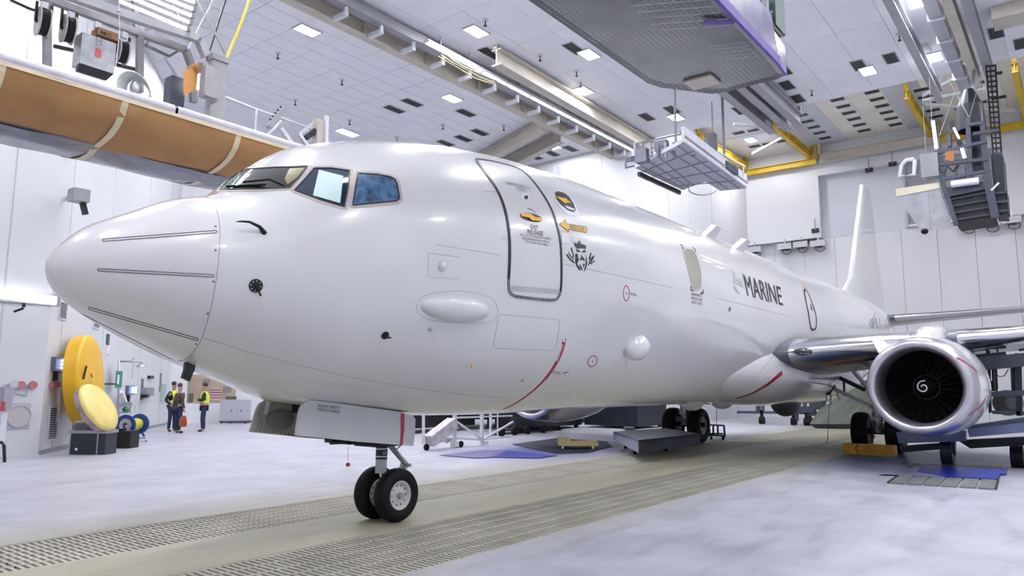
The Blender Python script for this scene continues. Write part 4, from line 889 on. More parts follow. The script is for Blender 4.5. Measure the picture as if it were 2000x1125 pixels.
def reel(px, py, R, y, label, m1=mat('reel_cream', (.42, .40, .36), .5, var=.1), m2=BLACK, wd=.16):
    c = PY(px, py, y); t = thing('hose_reel', label, 'hose reel', c, 'hose reels of the left platform'); n = 28; ax = Vector((1, -.12, 0)).normalized()
    for s in (-1, 1): MB().lathe([(-.012, .05), (-.012, R), (.012, R), (.012, .05)], c+ax*s*wd/2, ax, n).build('flange', m1, t, smooth=True, ang=40)
    MB().lathe([(-wd/2+.01, R*.85), (-wd*.25, R*.9), (0, R*.86), (wd*.25, R*.9), (wd/2-.01, R*.85)], c, ax, n).build('wound_hose', m2, t, smooth=True)
    MB().cyl(c-ax*(wd/2+.05), c+ax*(wd/2+.05), .03, n=10).build('axle', DARKM, t)
    MB().bar(c-ax*(wd/2+.04), c-ax*(wd/2+.04)+Vector((0, 0, R+.1)), .04).bar(c+ax*(wd/2+.04), c+ax*(wd/2+.04)+Vector((0, 0, R+.1)), .04).build('bracket', DARKM, t)
    return t
reel(84, 44, .27, 7.15, 'black hose reel under the gantry beam, farthest left'); reel(133, 58, .27, 7.15, 'black hose reel hanging beside the first, left of the steel box'); reel(238, 102, .24, 7.1, 'black hose reel with a wire guard, right of the steel box')
bx = thing('control_box', 'galvanised steel box marked with a red figure eight', 'box', PY(190, 130, 6.9))
p, q = PY(161, 62, 6.9), PY(223, 141, 6.9); q.z = PY(161, 124, 6.9).z; MB().box((p.x, 6.9, q.z), (q.x, 7.25, p.z)).build('body', mat('galvanised_sheet', (.40, .41, .43), .3, .6, var=.3, scale=4), bx)
MB().prism([(p.x, 6.92, q.z), (q.x, 6.92, q.z), (q.x-.05, 7.1, q.z-.10), (p.x+.05, 7.1, q.z-.10)], (0, .1, .02)).build('underside', DARKM, bx)
c = PY(192, 103, 6.893); text_3d('8', c+Vector((-.06, 0, -.09)), (.12, 0, 0), (0, 0, .18), mat('red_pink_paint', (.60, .10, .12), .5), 'red_figure', bx, .06)
c = PY(193, 81, 6.893); text_3d('8', c+Vector((-.06, 0, -.08)), (.12, 0, 0), (0, 0, .17), INKG, 'black_figure', bx, -.01)
cbx = thing('cardboard_box', 'brown cardboard box tucked under the gantry beam', 'box', PY(211, 70, 7.0)); p, q = PY(192, 52, 7.0), PY(231, 76, 7.0); q.z = PY(192, 67, 7.0).z
MB().box((p.x, 7.0, q.z), (q.x, 7.3, p.z)).build('carton', mat('cardboard', (.23, .12, .06), .8), cbx); text_3d('MC', (p.x+.05, 6.993, q.z+.03), (.2, 0, 0), (0, 0, .07), INK, 'lettering', cbx, .02)
hc = thing('coiled_hose', 'grey hose coiled over a post at the platform edge', 'hose', PY(265, 185, 6.5)); mb = MB()
for k in range(7):
    c = PY(262+1.5*k, 172+1.5*k, 6.5+.04*k); R = .30-.010*k; mb.tube([c+Vector((math.cos(a)*R*1.0, .05*math.sin(a), math.sin(a)*R*1.1)) for a in [2*math.pi*i/24 for i in range(25)]], .017, 6)
mb.build('hose_loops', mat('grey_hose', (.42, .45, .46), .5), hc, smooth=True)
c = PY(264, 172, 6.62); MB().ball(c, (.10, .07, .15), 14, 10).build('hose_holder', STEEL, hc, smooth=True)
bars([(263, 0), (232, 0), (234, 60), (226, 130)], 6.45, .012, WSTEEL, 'pull_chain', fr); MB().lathe([(0, .05), (.03, .02), (.05, 0)], PY(231, 23, 6.45), (0, 0, 1), 12, upv=(1, 0, 0)).build('chain_disc', WSTEEL, fr)
MASTG = mat('mast_grey', (.36, .36, .36), .45, var=.1)
cm = thing('hoist_mast', 'square grey hoist mast at the right end of the paper wrapped platform', 'mast', PY(428, 235, 6.5))
p, q = PY(417, 104, 6.5), PY(440, 232, 6.5); MB().box((p.x, 6.5, 7.0), (q.x-.02, 6.7, p.z)).build('column', MASTG, cm); MB().box((p.x-.03, 6.46, p.z-.12), (q.x, 6.74, p.z)).build('cap', BEAMG, cm)
p, q = PY(397, 122, 6.4), PY(426, 200, 6.4); MB().box((p.x+.04, 6.35, q.z+.05), (q.x-.04, 6.5, p.z-.05)).build('junction_box', MASTG, cm); MB().box((p.x+.01, 6.42, q.z+.02), (q.x, 6.52, p.z+.01)).build('box_lip', BEAMG, cm)
bars([(440, 104), (415, 55), (389, 7), (380, -12)], 6.5, .035, MASTG, 'chain', cm); bars([(442, -5), (405, 113)], 7.2, .03, DARKM, 'rod', cm); bars([(330, -5), (372, 75)], 7.4, .03, STEEL, 'rod', cm); bars([(420, -5), (365, 100)], 7.4, .03, STEEL, 'rod', cm)
mb = MB().tube([PY(*a, 6.62) for a in smooth_px([(490, -15), (484, 8), (478, 25), (465, 60), (452, 90), (443, 113), (437, 118)])], .030, 8); tag(mb.build('yellow_hose', mat('yellow_hose', (.80, .55, .02), .4), smooth=True), 'yellow air hose rising from the hoist mast to the ceiling', 'hose')
pr = thing('paper_roll', 'roll of brown masking paper hanging from the gantry frame', 'paper roll', PY(375, 140, 6.5))
c = PY(392, 131, 6.5); MB().cyl(c-Vector((.04, -.30, 0)), c, .10, n=20).build('roll', PAPER, pr, smooth=True, ang=40)
MB().prism([PY(358, 140, 6.6), PY(388, 124, 6.6), PY(385, 160, 6.6), PY(383, 176, 6.6), PY(370, 181, 6.6), PY(359, 186, 6.6)], (0, .01, 0)).build('hanging_sheet', mat('orange_kraft', (.62, .30, .10), .7), pr)
p, q = PY(336, 146, 7.0), PY(359, 210, 7.0); tag(MB().box((p.x, 7.0, 7.05), (q.x, 7.3, p.z)).build('waste_bin', BLUEG), 'dark blue bin on the platform behind the paper roll', 'bin')
MB().box((c.x-.05, 6.78, c.z-.35), (c.x+.18, 6.86, c.z-.15)).build('work_light', mat('work_light_face', (.9, .9, .9), .5, emit=(.9, .95, 1), es=6), pr)
gr_ = thing('guard_rail', 'thin grey guard rail behind the right end of the paper wrapped platform', 'guard rail', PY(500, 255, 8.0))
bars([(435, 187), (500, 213), (600, 248), (640, 262)], 8.0, .045, STEEL, 'top_rail', gr_); bars([(500, 213), (497, 262)], 8.0, .05, STEEL, 'post', gr_); bars([(600, 248), (598, 285)], 8.0, .05, STEEL, 'post', gr_)
for (dx, lab) in ((0, 'folding grey lamp arm on the platform end, left one'), (68, 'folding grey lamp arm on the platform end, right one')):
    la = thing('articulated_lamp', lab, 'lamp arm', PY(548+dx, 280, 7.0), 'folding lamp arms')
    if dx == 0: bars([(524, 248), (556, 212)], 7.0, .16, BEAMG, 'head', la, .10); bars([(520, 266), (548, 235)], 7.0, .06, STEEL, 'arm', la); bars([(548, 250), (572, 284)], 7.0, .09, STEEL, 'arm', la); [MB().ball(PY(528+5*k, 233-6*k, 6.92), (.025, .025, .025), 8, 6).build('knob', DARKM, la) for k in range(5)]
    else: bars([(584, 262), (612, 238)], 7.0, .06, STEEL, 'arm', la); bars([(584, 262), (605, 292)], 7.0, .08, STEEL, 'arm', la); bars([(622, 234), (620, 300)], 7.0, .20, BEAMT, 'head', la); bars([(638, 226), (636, 280)], 6.9, .09, WSTEEL, 'white_post', la); bars([(596, 270), (615, 255)], 7.0, .12, DARKM, 'hinge', la)
# ================================================================== PLASTIC WRAPPED PLATFORM OVERHEAD
def dotmat():
    m = mat('wrapped_mesh_deck', (.10, .105, .125), .25, var=.25, scale=2, bump=.2, bscale=5); nt = m.node_tree; b = nt.nodes['Principled BSDF']; L = nt.links.new
    src = b.inputs['Base Color'].links[0].from_socket; tc = nt.nodes.new('ShaderNodeTexCoord'); sp = nt.nodes.new('ShaderNodeSeparateXYZ'); L(tc.outputs['Object'], sp.inputs[0]); o = []
    for ax, f in ((0, 80), (1, 80)):
        a = nt.nodes.new('ShaderNodeMath'); a.operation = 'MULTIPLY'; a.inputs[1].default_value = f; L(sp.outputs[ax], a.inputs[0]); s_ = nt.nodes.new('ShaderNodeMath'); s_.operation = 'SINE'; L(a.outputs[0], s_.inputs[0]); o.append(s_.outputs[0])
    mn = nt.nodes.new('ShaderNodeMath'); mn.operation = 'MINIMUM'; L(o[0], mn.inputs[0]); L(o[1], mn.inputs[1])
    r = nt.nodes.new('ShaderNodeMapRange'); r.inputs['From Min'].default_value = .1; r.inputs['From Max'].default_value = .7; L(mn.outputs[0], r.inputs['Value'])
    n = nt.nodes.new('ShaderNodeTexNoise'); n.inputs['Scale'].default_value = .9; L(tc.outputs['Object'], n.inputs['Vector']); r2 = nt.nodes.new('ShaderNodeMapRange'); r2.inputs['From Min'].default_value = .42; r2.inputs['From Max'].default_value = .62; L(n.outputs[0], r2.inputs['Value'])
    mu = nt.nodes.new('ShaderNodeMath'); mu.operation = 'MULTIPLY'; L(r.outputs[0], mu.inputs[0]); L(r2.outputs[0], mu.inputs[1])
    x = nt.nodes.new('ShaderNodeMix'); x.data_type = 'RGBA'; L(mu.outputs[0], x.inputs['Factor']); L(src, x.inputs['A']); x.inputs['B'].default_value = (.30, .30, .34, 1); L(x.outputs['Result'], b.inputs['Base Color']); return m
wp = thing('wrapped_platform', 'grey plastic wrapped platform overhead with purple taped edge', 'work platform', (5, -2.9, 7))
PO = [(0.5, -1.9), (8.1, -1.88), (8.42, -1.98), (9.22, -2.58), (9.30, -2.8), (9.28, -3.75), (9.2, -3.88), (8.5, -3.93), (.5, -3.93)]
mb = MB(); n = len(PO); cx_, cy_ = 5, -2.9; V = []
for z, k in ((7.03, -.10), (7.0, 0), (7.10, .03), (7.5, .02), (7.55, -.03)):
    for x, y in PO: V.append((x+k*(1 if x > cx_ else -1), y+k*(1 if y > cy_ else -1), z))
mb.add(V, [(i*n+j, i*n+(j+1) % n, (i+1)*n+(j+1) % n, (i+1)*n+j) for i in range(4) for j in range(n)]+[tuple(range(n))])
mb.build('wrapped_deck', dotmat(), wp); MB().box((.7, -3.85, 7.40), (8.3, -2.0, 7.5)).build('deck_top', BEAMG, wp)
MB().bar((.5, -3.95, 7.04), (8.7, -3.95, 7.04), .05, .15).build('purple_tape', PURP, wp); MB().bar((8.65, -3.94, 7.04), (9.18, -3.9, 7.04), .04, .10).bar((6.9, -3.90, 6.985), (6.6, -3.55, 6.985), .12, .01).bar((5.3, -3.90, 6.985), (4.9, -3.6, 6.985), .12, .01).build('purple_tape', PURP, wp)
MB().prism([(.5, -3.97, 7.12), (8.6, -3.97, 7.12), (8.2, -4.02, 7.62), (.5, -4.02, 7.62)], (0, .02, 0)).build('lavender_film', mat('lavender_film', (.24, .22, .36), .25, var=.3, scale=3, bump=.2, bscale=8), wp)
MB().box((8.42, -2.9, 6.985), (8.85, -2.4, 7.02)).build('tape_patch', mat('tan_tape_patch', (.45, .40, .36), .5), wp)
mb = MB(); rnd = random.Random(2)
for k in range(9): x = 5.2+.22*k; mb.bar((x, -3.85, 6.992), (x-.5, -2.9, 6.997), .012, .006)
for k in range(5): mb.bar((7.6+.15*k, -3.8, 6.99), (7.4+.15*k, -3.3, 6.995), .010, .006)
tag(mb.build('fold_highlights', mat('plastic_highlight_fold', (.5, .5, .56), .2), wp), kind='stuff')  # pale bars carry the folds' highlights in their colour
eq = thing('control_console', 'dark green control console standing on the wrapped platform', 'console', (8.0, -4.3, 7.6)); GREEN = mat('dark_green_paint', (.05, .10, .10), .5)
def PXb(px0, py0, px1, py1, x, d, m, name, parent): a, b = PX(px0, py0, x), PX(px1, py1, x); return MB().box((x, a.y, a.z), (x+d, b.y, b.z)).build(name, m, parent)
PXb(1470, -40, 1516, 48, 9.0, .5, GREEN, 'cabinet', eq); PXb(1478, 42, 1512, 55, 8.95, .4, DARKM, 'cabinet_foot', eq)
MB().bar(PX(1494, -20, 8.8), PX(1496, 100, 8.8), .09).build('post', BEAMG, eq); MB().tube([PX(1462, -5, 8.85), PX(1474, 15, 8.85), PX(1490, 20, 8.85), PX(1508, 24, 8.85)], .02, 6).bar(PX(1466, 5, 8.9), PX(1478, 38, 8.9), .06).build('hoses', BEAMG, eq)
# ================================================================== FAR PLATFORMS
fp = thing('far_platform', 'far suspended platform wrapped in strapped grey plastic above the cabin', 'work platform', (23, 4, 10))
FPL = mat('strapped_plastic', (.40, .40, .50), .5, var=.15, scale=1.2, bump=.2, bscale=4)
FO = [PZ(1240, 328, 10), PZ(1333, 279, 10), PZ(1456, 368, 10), PZ(1407, 373, 10), PZ(1378, 355, 10), PZ(1332, 371, 10)]; FO = [Vector((p.x, p.y, 10)) for p in FO]
MB().prism(FO, (0, 0, .14)).build('wrapped_deck', FPL, fp)
a, b = FO[1], FO[2]; MB().bar(a+Vector((0, -.02, .3)), b+Vector((0, -.02, .3)), .12, .55).build('padded_edge', mat('pale_wrap', (.62, .62, .68), .5, var=.1), fp); MB().bar(a+Vector((0, -.10, .22)), b+Vector((0, -.10, .22)), .03, .05).build('edge_line', INKG, fp)
s0 = None
for t in (.12, .3, .5, .72, .9): 
    p = FO[0].lerp(FO[1], t); q = FO[5].lerp(FO[2], t) if t > .5 else FO[5].lerp(FO[4], t); MB().bar(p+Vector((0, 0, -.01)), q+Vector((0, 0, -.01)), .05, .03).build('strap', INKG, fp)
for t in (.15, .35, .55, .8):
    p = FO[0].lerp(FO[5], t); q = FO[1].lerp(FO[2], t); MB().bar(p+Vector((0, 0, -.01)), q+Vector((0, 0, -.01)), .05, .03).build('strap', INKG, fp)
for k in range(4): p = FO[0].lerp(FO[5], .12+.22*k)+Vector((0, .1, -.1)); MB().bar(p, p+Vector((.9, 0, 0)), .12, .16).build('side_bumper', DARKM, fp)
DKF = mat('dark_frame_grey', (.14, .15, .19), .5, var=.2)
PXb(1240, 292, 1262, 314, 20.2, .3, DKF, 'rear_cage', fp); PXb(1278, 276, 1300, 292, 20.6, .3, DKF, 'rear_cage', fp)
for a in ((1236, 282, 1330, 262), (1238, 296, 1300, 284), (1238, 314, 1275, 306)): MB().bar(PX(a[0], a[1], 20.3), PX(a[2], a[3], 20.3), .05).build('cage_rail', DKF, fp)
for k in range(6): MB().bar(PX(1240+15*k, 278, 20.3), PX(1241+15*k, 300+2*k, 20.3), .08).build('cage_post', (BEAMG, DKF)[k % 2], fp)
def fpb(x0, y0, x1, y1, w_, m, nm): MB().bar(PY(x0, y0, 3.0), PY(x1, y1, 3.0), w_).build(nm, m, fp)
for a in ((1340, 268, 1345, 295), (1352, 262, 1356, 305), (1365, 270, 1362, 300), (1378, 270, 1384, 318)): fpb(*a, .10, DKF, 'cage_post')
fpb(1390, 200, 1392, 262, .04, DKF, 'cable'); fpb(1391, 262, 1391, 308, .28, BLUEG, 'mast'); fpb(1330, 258, 1372, 285, .1, DKF, 'cage_rail'); fpb(1410, 300, 1410, 330, .05, WSTEEL, 'rail_post'); fpb(1440, 325, 1440, 345, .05, WSTEEL, 'rail_post'); fpb(1452, 322, 1452, 345, .05, WSTEEL, 'rail_post'); fpb(1395, 292, 1455, 325, .05, WSTEEL, 'top_rail'); fpb(1412, 322, 1435, 336, .3, BLUEG, 'machine')
mb = MB().tube([PY(1345+ (27*(1-math.cos(a))), 369+10*math.sin(a)*1.2, 5.0) for a in [math.pi*i/12 for i in range(13)]], .03, 6); mb.build('hanging_hose', INKG, fp)
MB().bar((21, 3.6, 10.1), (21, 3.6, H1), .07).bar((25.6, 3.6, 10.1), (25.6, 3.6, H1), .08).build('suspension_mast', DKF, fp)
mb = MB().bar(PY(1222, 312, 6), PY(1222, 328, 6), .06).bar(PY(1222, 328, 6), PY(1248, 322, 6), .06).bar(PY(1228, 312, 6), PY(1250, 306, 6), .2); mb.build('end_bracket', DKF, fp)
# dark work platform at right
rp = thing('hoist_platform', 'dark blue-grey hoist work platform with steps hanging at the right', 'work platform', (26, -5, 7.3))
X0 = 26.0
def Q(px, py, dx=0): return PX(px, py, X0+dx)
mb = MB().add([Q(1750, 372), Q(1833, 358), Q(1835, 368), Q(1752, 385), Q(1752, 380, 2.6), Q(1833, 370, 2.6), Q(1800, 452, 0), Q(1862, 445, 0)], [(0, 1, 2, 3), (3, 2, 7, 6), (0, 3, 6, 4), (1, 5, 7, 2), (0, 4, 5, 1), (4, 6, 7, 5)])
mb.build('wrapped_wedge', mat('wedge_plastic', (.36, .36, .40), .3, var=.2, scale=3, bump=.2, bscale=6), rp)
MB().prism([Q(1749, 369, -.03), Q(1834, 356, -.03), Q(1836, 367, -.03), Q(1751, 384, -.03)], (.03, 0, 0)).build('cream_edge', mat('cream_edge', (.66, .62, .48), .5), rp)
MB().ball(Q(1806, 452), (.12, .12, .1), 10, 8).build('end_caster', BLACK, rp)
PX_ = lambda a, nm, m, dx=0, d=1.2: PXb(*a, X0+dx, d, m, nm, rp)
mb = MB().prism([Q(1845, 372), Q(1925, 357), Q(1942, 425), Q(1866, 437)], (1.6, 0, 0)); mb.build('stair_well', VENTD, rp)
for k in range(5): t = k/4; MB().bar(Q(1846+18*t, 378+52*t, -.05), Q(1926+14*t, 362+56*t, -.05), .05, .04).build('step', BLUEG, rp)
MB().prism([Q(1840, 368, -.1), Q(1928, 352, -.1), Q(1930, 368, -.1), Q(1845, 386, -.1)], (.1, 0, 0)).build('stair_riser', BLUEG, rp)
MB().bar(Q(1926, 340, -.12), Q(1944, 425, -.12), .24, .12).build('side_frame', BLUEG, rp); MB().bar(Q(1838, 345, -.1), Q(1868, 440, -.1), .14, .12).build('side_frame', BLUEG, rp)
PX_((1935, 300, 1962, 365), 'blue_cabinet', BLUEG, .2, 1.0); MB().prism([Q(1938, 300, .1), Q(1958, 303, .1), Q(1966, 420, .1), Q(1945, 420, .1)], (1.2, 0, 0)).build('side_wall', NAVY, rp)
for a in ((1890, 230, 1896, 350), (1918, 240, 1930, 350), (1836, 290, 1842, 350)): MB().bar(Q(a[0], a[1], -.05), Q(a[2], a[3], -.05), .14).build('post', BLUEG, rp)
for a in ((1822, 300, 1928, 276), (1832, 322, 1930, 310), (1840, 350, 1925, 335), (1900, 262, 1950, 254), (1890, 244, 1920, 240)): MB().bar(Q(a[0], a[1], -.1), Q(a[2], a[3], -.1), .11).build('cross_rail', BLUEG, rp)
MB().lathe([(0, .45), (.9, .40), (1.5, .15)], Q(1898, 255, .6), (0, 0, 1), 16, upv=(1, 0, 0)).build('hoist_drum', NAVY, rp)
PX_((1890, 262, 1918, 322), 'machine_block', NAVY, .4, .8); PX_((1864, 325, 1886, 350), 'machine_block', INKG, .3, .5); PX_((1848, 264, 1858, 285), 'small_block', BLUEG, 0, .3)
PX_((1796, 302, 1834, 342), 'grey_cabinet', BEAMG, -.2, .6); MB().tube([Q(1785, 311, -.1), Q(1770, 313, -.1), Q(1761, 322, -.1), Q(1757, 345, -.1), Q(1785, 341, -.1), Q(1787, 312, -.1)], .07, 8).build('handrail', WSTEEL, rp)
for a, m_ in (((1822, 236, 1829, 290), TUBEM), ((1863, 250, 1873, 270), TUBEM), ((1878, 288, 1884, 308), TUBEM)): MB().bar(Q(a[0], a[1], -.12), Q(a[2], a[3], -.12), .10, .06).build('tube_lamp', m_, rp)
PX_((1831, 232, 1837, 290), 'lamp_housing', NAVY, 0, .2); MB().bar(Q(1858, 238, 0), Q(1884, 305, 0), .16, .1).build('lamp_housing', DARKM, rp)
MB().prism([Q(1846, 290, -.15), Q(1864, 288, -.15), Q(1863, 316, -.15), Q(1846, 312, -.15)], (.02, 0, 0)).build('brown_paper', mat('brown_orange_paper', (.40, .16, .05), .7), rp)
MB().cyl(Q(1858, 360, -.25), Q(1912, 353, -.25), .12, n=14).build('white_roll', DWHITE, rp); MB().bar(Q(1936, 372, -.2), Q(1951, 357, -.2), .06).build('white_lever', WSTEEL, rp)
PX_((1943, 378, 1970, 415), 'lower_cage', DARKM, .15, .8)
for k in range(3): MB().bar(Q(1940, 378+18*k, .0), Q(1968, 375+18*k, .0), .06).build('cage_rail', BLUEG, rp)
MB().tube([Q(1835, 330, -.1), Q(1845, 340, -.1), Q(1850, 325, -.1), Q(1862, 335, -.1), Q(1872, 322, -.1)], .03, 6).build('hoses', DARKM, rp)
mb = MB()
for (a, b) in (((1801, 180), (1818, 450)), ((1815, 150), (1820, 240)), ((1893, 232), (1850, 150)), ((1893, 232), (1920, 130)), ((1895, 232), (1872, 190)), ((1835, 265), (1870, 165)), ((1918, 240), (1918, 150))): mb.bar(Q(*a), Q(*b), .016)
mb.bar(Q(1895, 240, .6), Vector((27.2, -5.2, 13.2)), .12)
tag(mb.build('suspension_cables', BEAMG, rp), kind='stuff')
lc = thing('cable_chain', 'dark ladder-like cable chain hanging above the hoist platform', 'cable chain', PX(1940, 300, 27)); r0_ = None
MB().bar(PX(1926, 128, 27), PX(1940, 305, 27), .05).bar(PX(1944, 126, 27), PX(1956, 303, 27), .05).bar(PX(1934, 128, 27), PX(1947, 303, 27), .04).build('side_rail', DARKM, lc)
for k in range(18):
    a, b = PX(1926+.8*k, 130+10*k, 27), PX(1944+.7*k, 128+10*k, 27)
    if r0_ is None: r0_ = MB().bar(a, b, .05).build('link', DARKM, lc); ra = a
    else: share(r0_, a-ra, lc)
# ================================================================== FLOODLIGHTS UNDER THE LEDGE, WALL FITTINGS
fl0 = None
for px, py, lab in ((1474, 488, 'grey floodlight box under the wall ledge, leftmost one'), (1533, 482, 'grey floodlight box under the wall ledge, second from left'), (1564, 478, 'grey floodlight box under the wall ledge, third from left'), (1598, 476, 'grey floodlight box under the wall ledge, left of the fin'),
                (1888, 439, 'grey floodlight box under the hoist platform, left one'), (1934, 436, 'grey floodlight box under the hoist platform, right one'), (1976, 430, 'grey floodlight box nearest the right picture edge')):
    p = PX(px, py, XB-.45)
    if fl0 is None:
        fl0 = thing('floodlight', lab, 'floodlight', p, 'floodlights under the back wall ledge'); MB().box(p+Vector((-.15, -.42, -.16)), p+Vector((.15, .42, .18))).build('housing', mat('floodlight_grey', (.48, .48, .52), .4), fl0)
        MB().bar(p+Vector((.05, 0, .18)), p+Vector((.05, 0, .5)), .08).build('stem', STEEL, fl0); MB().tube([p+Vector((0, .25*math.sin(a)-.1, -.30-.18*math.cos(a))) for a in [math.pi*2*i/12-2.6 for i in range(11)]], .02, 5).build('cable_loop', DARKM, fl0); MB().box(p+Vector((-.1, -.2, -.24)), p+Vector((.1, .2, -.16))).build('lens_hood', DARKM, fl0)
    else: dup(fl0, p, label=lab)
for px, py, lab in ((1592, 450, 'small wall camera above the floodlights at left'), (1697, 332, 'small fitting high on the back bulkhead, left one'), (1743, 320, 'small fitting high on the back bulkhead, right one')):
    p = PX(px, py, XB-.5); t = thing('wall_fitting', lab, 'fitting', p); MB().box(p-Vector((0, .2, .12)), p+Vector((.12, .2, .12))).build('box', DARKM, t); MB().bar(p, p+Vector((0, 0, .7)), .04).build('conduit', INKG, t)
p = PX(1570, 472, XB-.45); tag(MB().box(p-Vector((.1, .7, .1)), p+Vector((.05, .7, .1))).build('ledge_grille', DARKM), 'dark grille under the ledge among the floodlights', 'grille')
# ================================================================== GROUND, LEFT SIDE
RH = Vector((rt.x, rt.y, 0)).normalized(); AW = Vector((fw.x, fw.y, 0)).normalized(); UPV = Vector((0, 0, 1))
def PF(px, py, ref):      # point on the upright plane through ref that faces down the hall
    d = ray(px, py); t = (Vector(ref)-CAM).dot(AW)/d.dot(AW); return CAM+d*t
def obox(o, a, b, c, mb=None):   # box from corner o along vectors a, b, c
    o, a, b, c = Vector(o), Vector(a), Vector(b), Vector(c); return (mb or MB()).prism([o, o+a, o+a+b, o+b], c)
def fbox(px0, py0, px1, py1, ref, depth, m, name, parent=None, back=0.0):
    r_ = Vector(ref)+AW*back; p = PF(px0, py1, r_); q = PF(px1, py0, r_); w_ = (q-p).dot(RH); h_ = q.z-p.z
    return obox(p, RH*w_, AW*depth, UPV*h_).build(name, m, parent)
def fbar(a, b, ref, w_, m, name, parent=None, back=0.0):
    r_ = Vector(ref)+AW*back; return MB().bar(PF(*a, r_), PF(*b, r_), w_).build(name, m, parent)
# travel cases
CASEM = mat('case_laminate', (.020, .030, .040), .45, var=.3, scale=8)
ref = PZ(171, 888); cs = thing('travel_case', 'dark travel case with aluminium edges on the floor below the yellow disc', 'case', ref)
fbox(134, 846, 207, 888, ref, .55, CASEM, 'body', cs); fbox(133, 841, 209, 846.5, ref, .57, mat('case_lid_trim', (.42, .40, .42), .4, .5), 'lid', cs, -.01)
fbox(133, 846, 139, 888, ref, .03, STEEL, 'edge_strip', cs, -.012); fbox(187, 846, 192.5, 888, ref, .03, STEEL, 'edge_strip', cs, -.012); fbox(146, 875, 151, 880, ref, .01, DWHITE, 'sticker', cs, -.012)
c2s = thing('instrument_case', 'small grey case lying on the dark travel case with a strap', 'case', PF(165, 842, ref))
fbox(147, 825, 184, 840, ref, .30, mat('grey_case', (.13, .12, .13), .5, var=.3), 'body', c2s, .1); fbox(146, 822, 186, 826, ref, .32, STEEL, 'lid', c2s, .09)
mb = MB()
for k in range(2): mb.bar(PF(184, 823+6*k, ref+AW*.1), PF(212, 843+3*k, ref+AW*.2), .05, .03)
mb.bar(PF(186, 838, ref+AW*.02), PF(210, 845, ref+AW*.02), .04); mb.build('folded_strap', mat('strap_grey', (.35, .30, .32), .5), c2s)
ref2 = PZ(232, 876); bc = thing('equipment_bag', 'black soft equipment bag between the travel case and blue reel', 'bag', ref2)
V = MB(); p = PF(209, 876, ref2); q = PF(253, 876, ref2); obox(p, q-p, AW*.5, UPV*(PF(210, 842, ref2).z), V); V.build('body', mat('black_nylon', (.008, .010, .010), .6), bc)
fbox(213, 848, 216.5, 866, ref2, .02, DWHITE, 'reflective_strip', bc, -.012); MB().cyl(PF(241, 874, ref2-AW*.05), PF(241, 874, ref2+AW*.0), .04, n=12).build('caster', BLACK, bc); fbox(222, 838, 240, 842, ref2, .2, BLACK, 'flap', bc, .1)
ref3 = PZ(142, 878)+AW*.9; cr = thing('cable_drum', 'grey cable drum half hidden behind the travel case', 'drum', ref3)
c = PF(140, 851, ref3); MB().lathe([(-.09, .05), (-.09, .36), (-.05, .38), (.05, .38), (.09, .36), (.09, .05)], c, (AW-RH*.5).normalized(), 32).build('flange', mat('drum_grey', (.28, .26, .30), .5), cr, smooth=True, ang=40)
MB().cyl(c-(AW-RH*.5).normalized()*.12, c+(AW-RH*.5).normalized()*.12, .10, n=16).build('core', DARKM, cr)
# yellow covers leaning on the wall
YCOV = mat('yellow_vinyl', (.80, .46, .01), .42, var=.12, scale=1.5, bump=.3, bscale=2.5); YC2 = mat('pale_yellow_vinyl', (.78, .62, .20), .45, var=.15, scale=2.5, bump=.35, bscale=3.5)
def cover(px, py, o, R, th, ax, m, m2, name, label, sq=1.0, lean=None):
    c = on_dw(px, py, o); t = thing(name, label, 'engine cover', Vector((c.x, c.y, 0)))
    MB().lathe([(th/2, 0), (th/2, R*.5), (th/2-.01, R*.93), (th/2-.05, R*.985), (th/2-.10, R)], c, ax, 56, upv=lean or (0, 0, 1), sq=lambda a: sq).build('face', m, t, smooth=True)
    MB().lathe([(th/2-.10, R), (-th/2, R*.99), (-th/2-.02, R*.9), (-th/2-.02, 0)], c, ax, 56, upv=lean or (0, 0, 1), sq=lambda a: sq).build('rim', m2, t, smooth=True, ang=50)
    return t, c
ax1 = (dn+Vector((0, 0, .08))).normalized()
t1, c1 = cover(166, 742, .50, 1.16, .40, ax1, YCOV, YCOV, 'engine_cover', 'big round yellow inlet cover leaning upright against the white wall', 1.06)
MB().bar(c1+ax1*.23+Vector((0, 0, .35))-ddir*.75, c1+ax1*.23+Vector((0, 0, .0))-ddir*.92, .05, .02).build('black_strap', SEAL, t1); MB().bar(c1+ax1*.23+Vector((0, 0, .15))-ddir*.3, c1+ax1*.23+Vector((0, 0, .05))-ddir*.2, .02).build('lettering_mark', INK, t1)
vd_ = -ray(188, 798).normalized(); rd_ = UPV.cross(-vd_)*-1; rd_.normalize(); ax2 = (vd_*.42+(rd_*.83+UPV*.55)*.9).normalized()
t2, c2_ = cover(190, 797, 1.3, .68, .24, ax2, YC2, mat('clear_wrap', (.38, .28, .30), .25, var=.4, scale=6), 'small_cover', 'smaller pale yellow cover with clear wrap leaning before the big yellow one', 1.0)
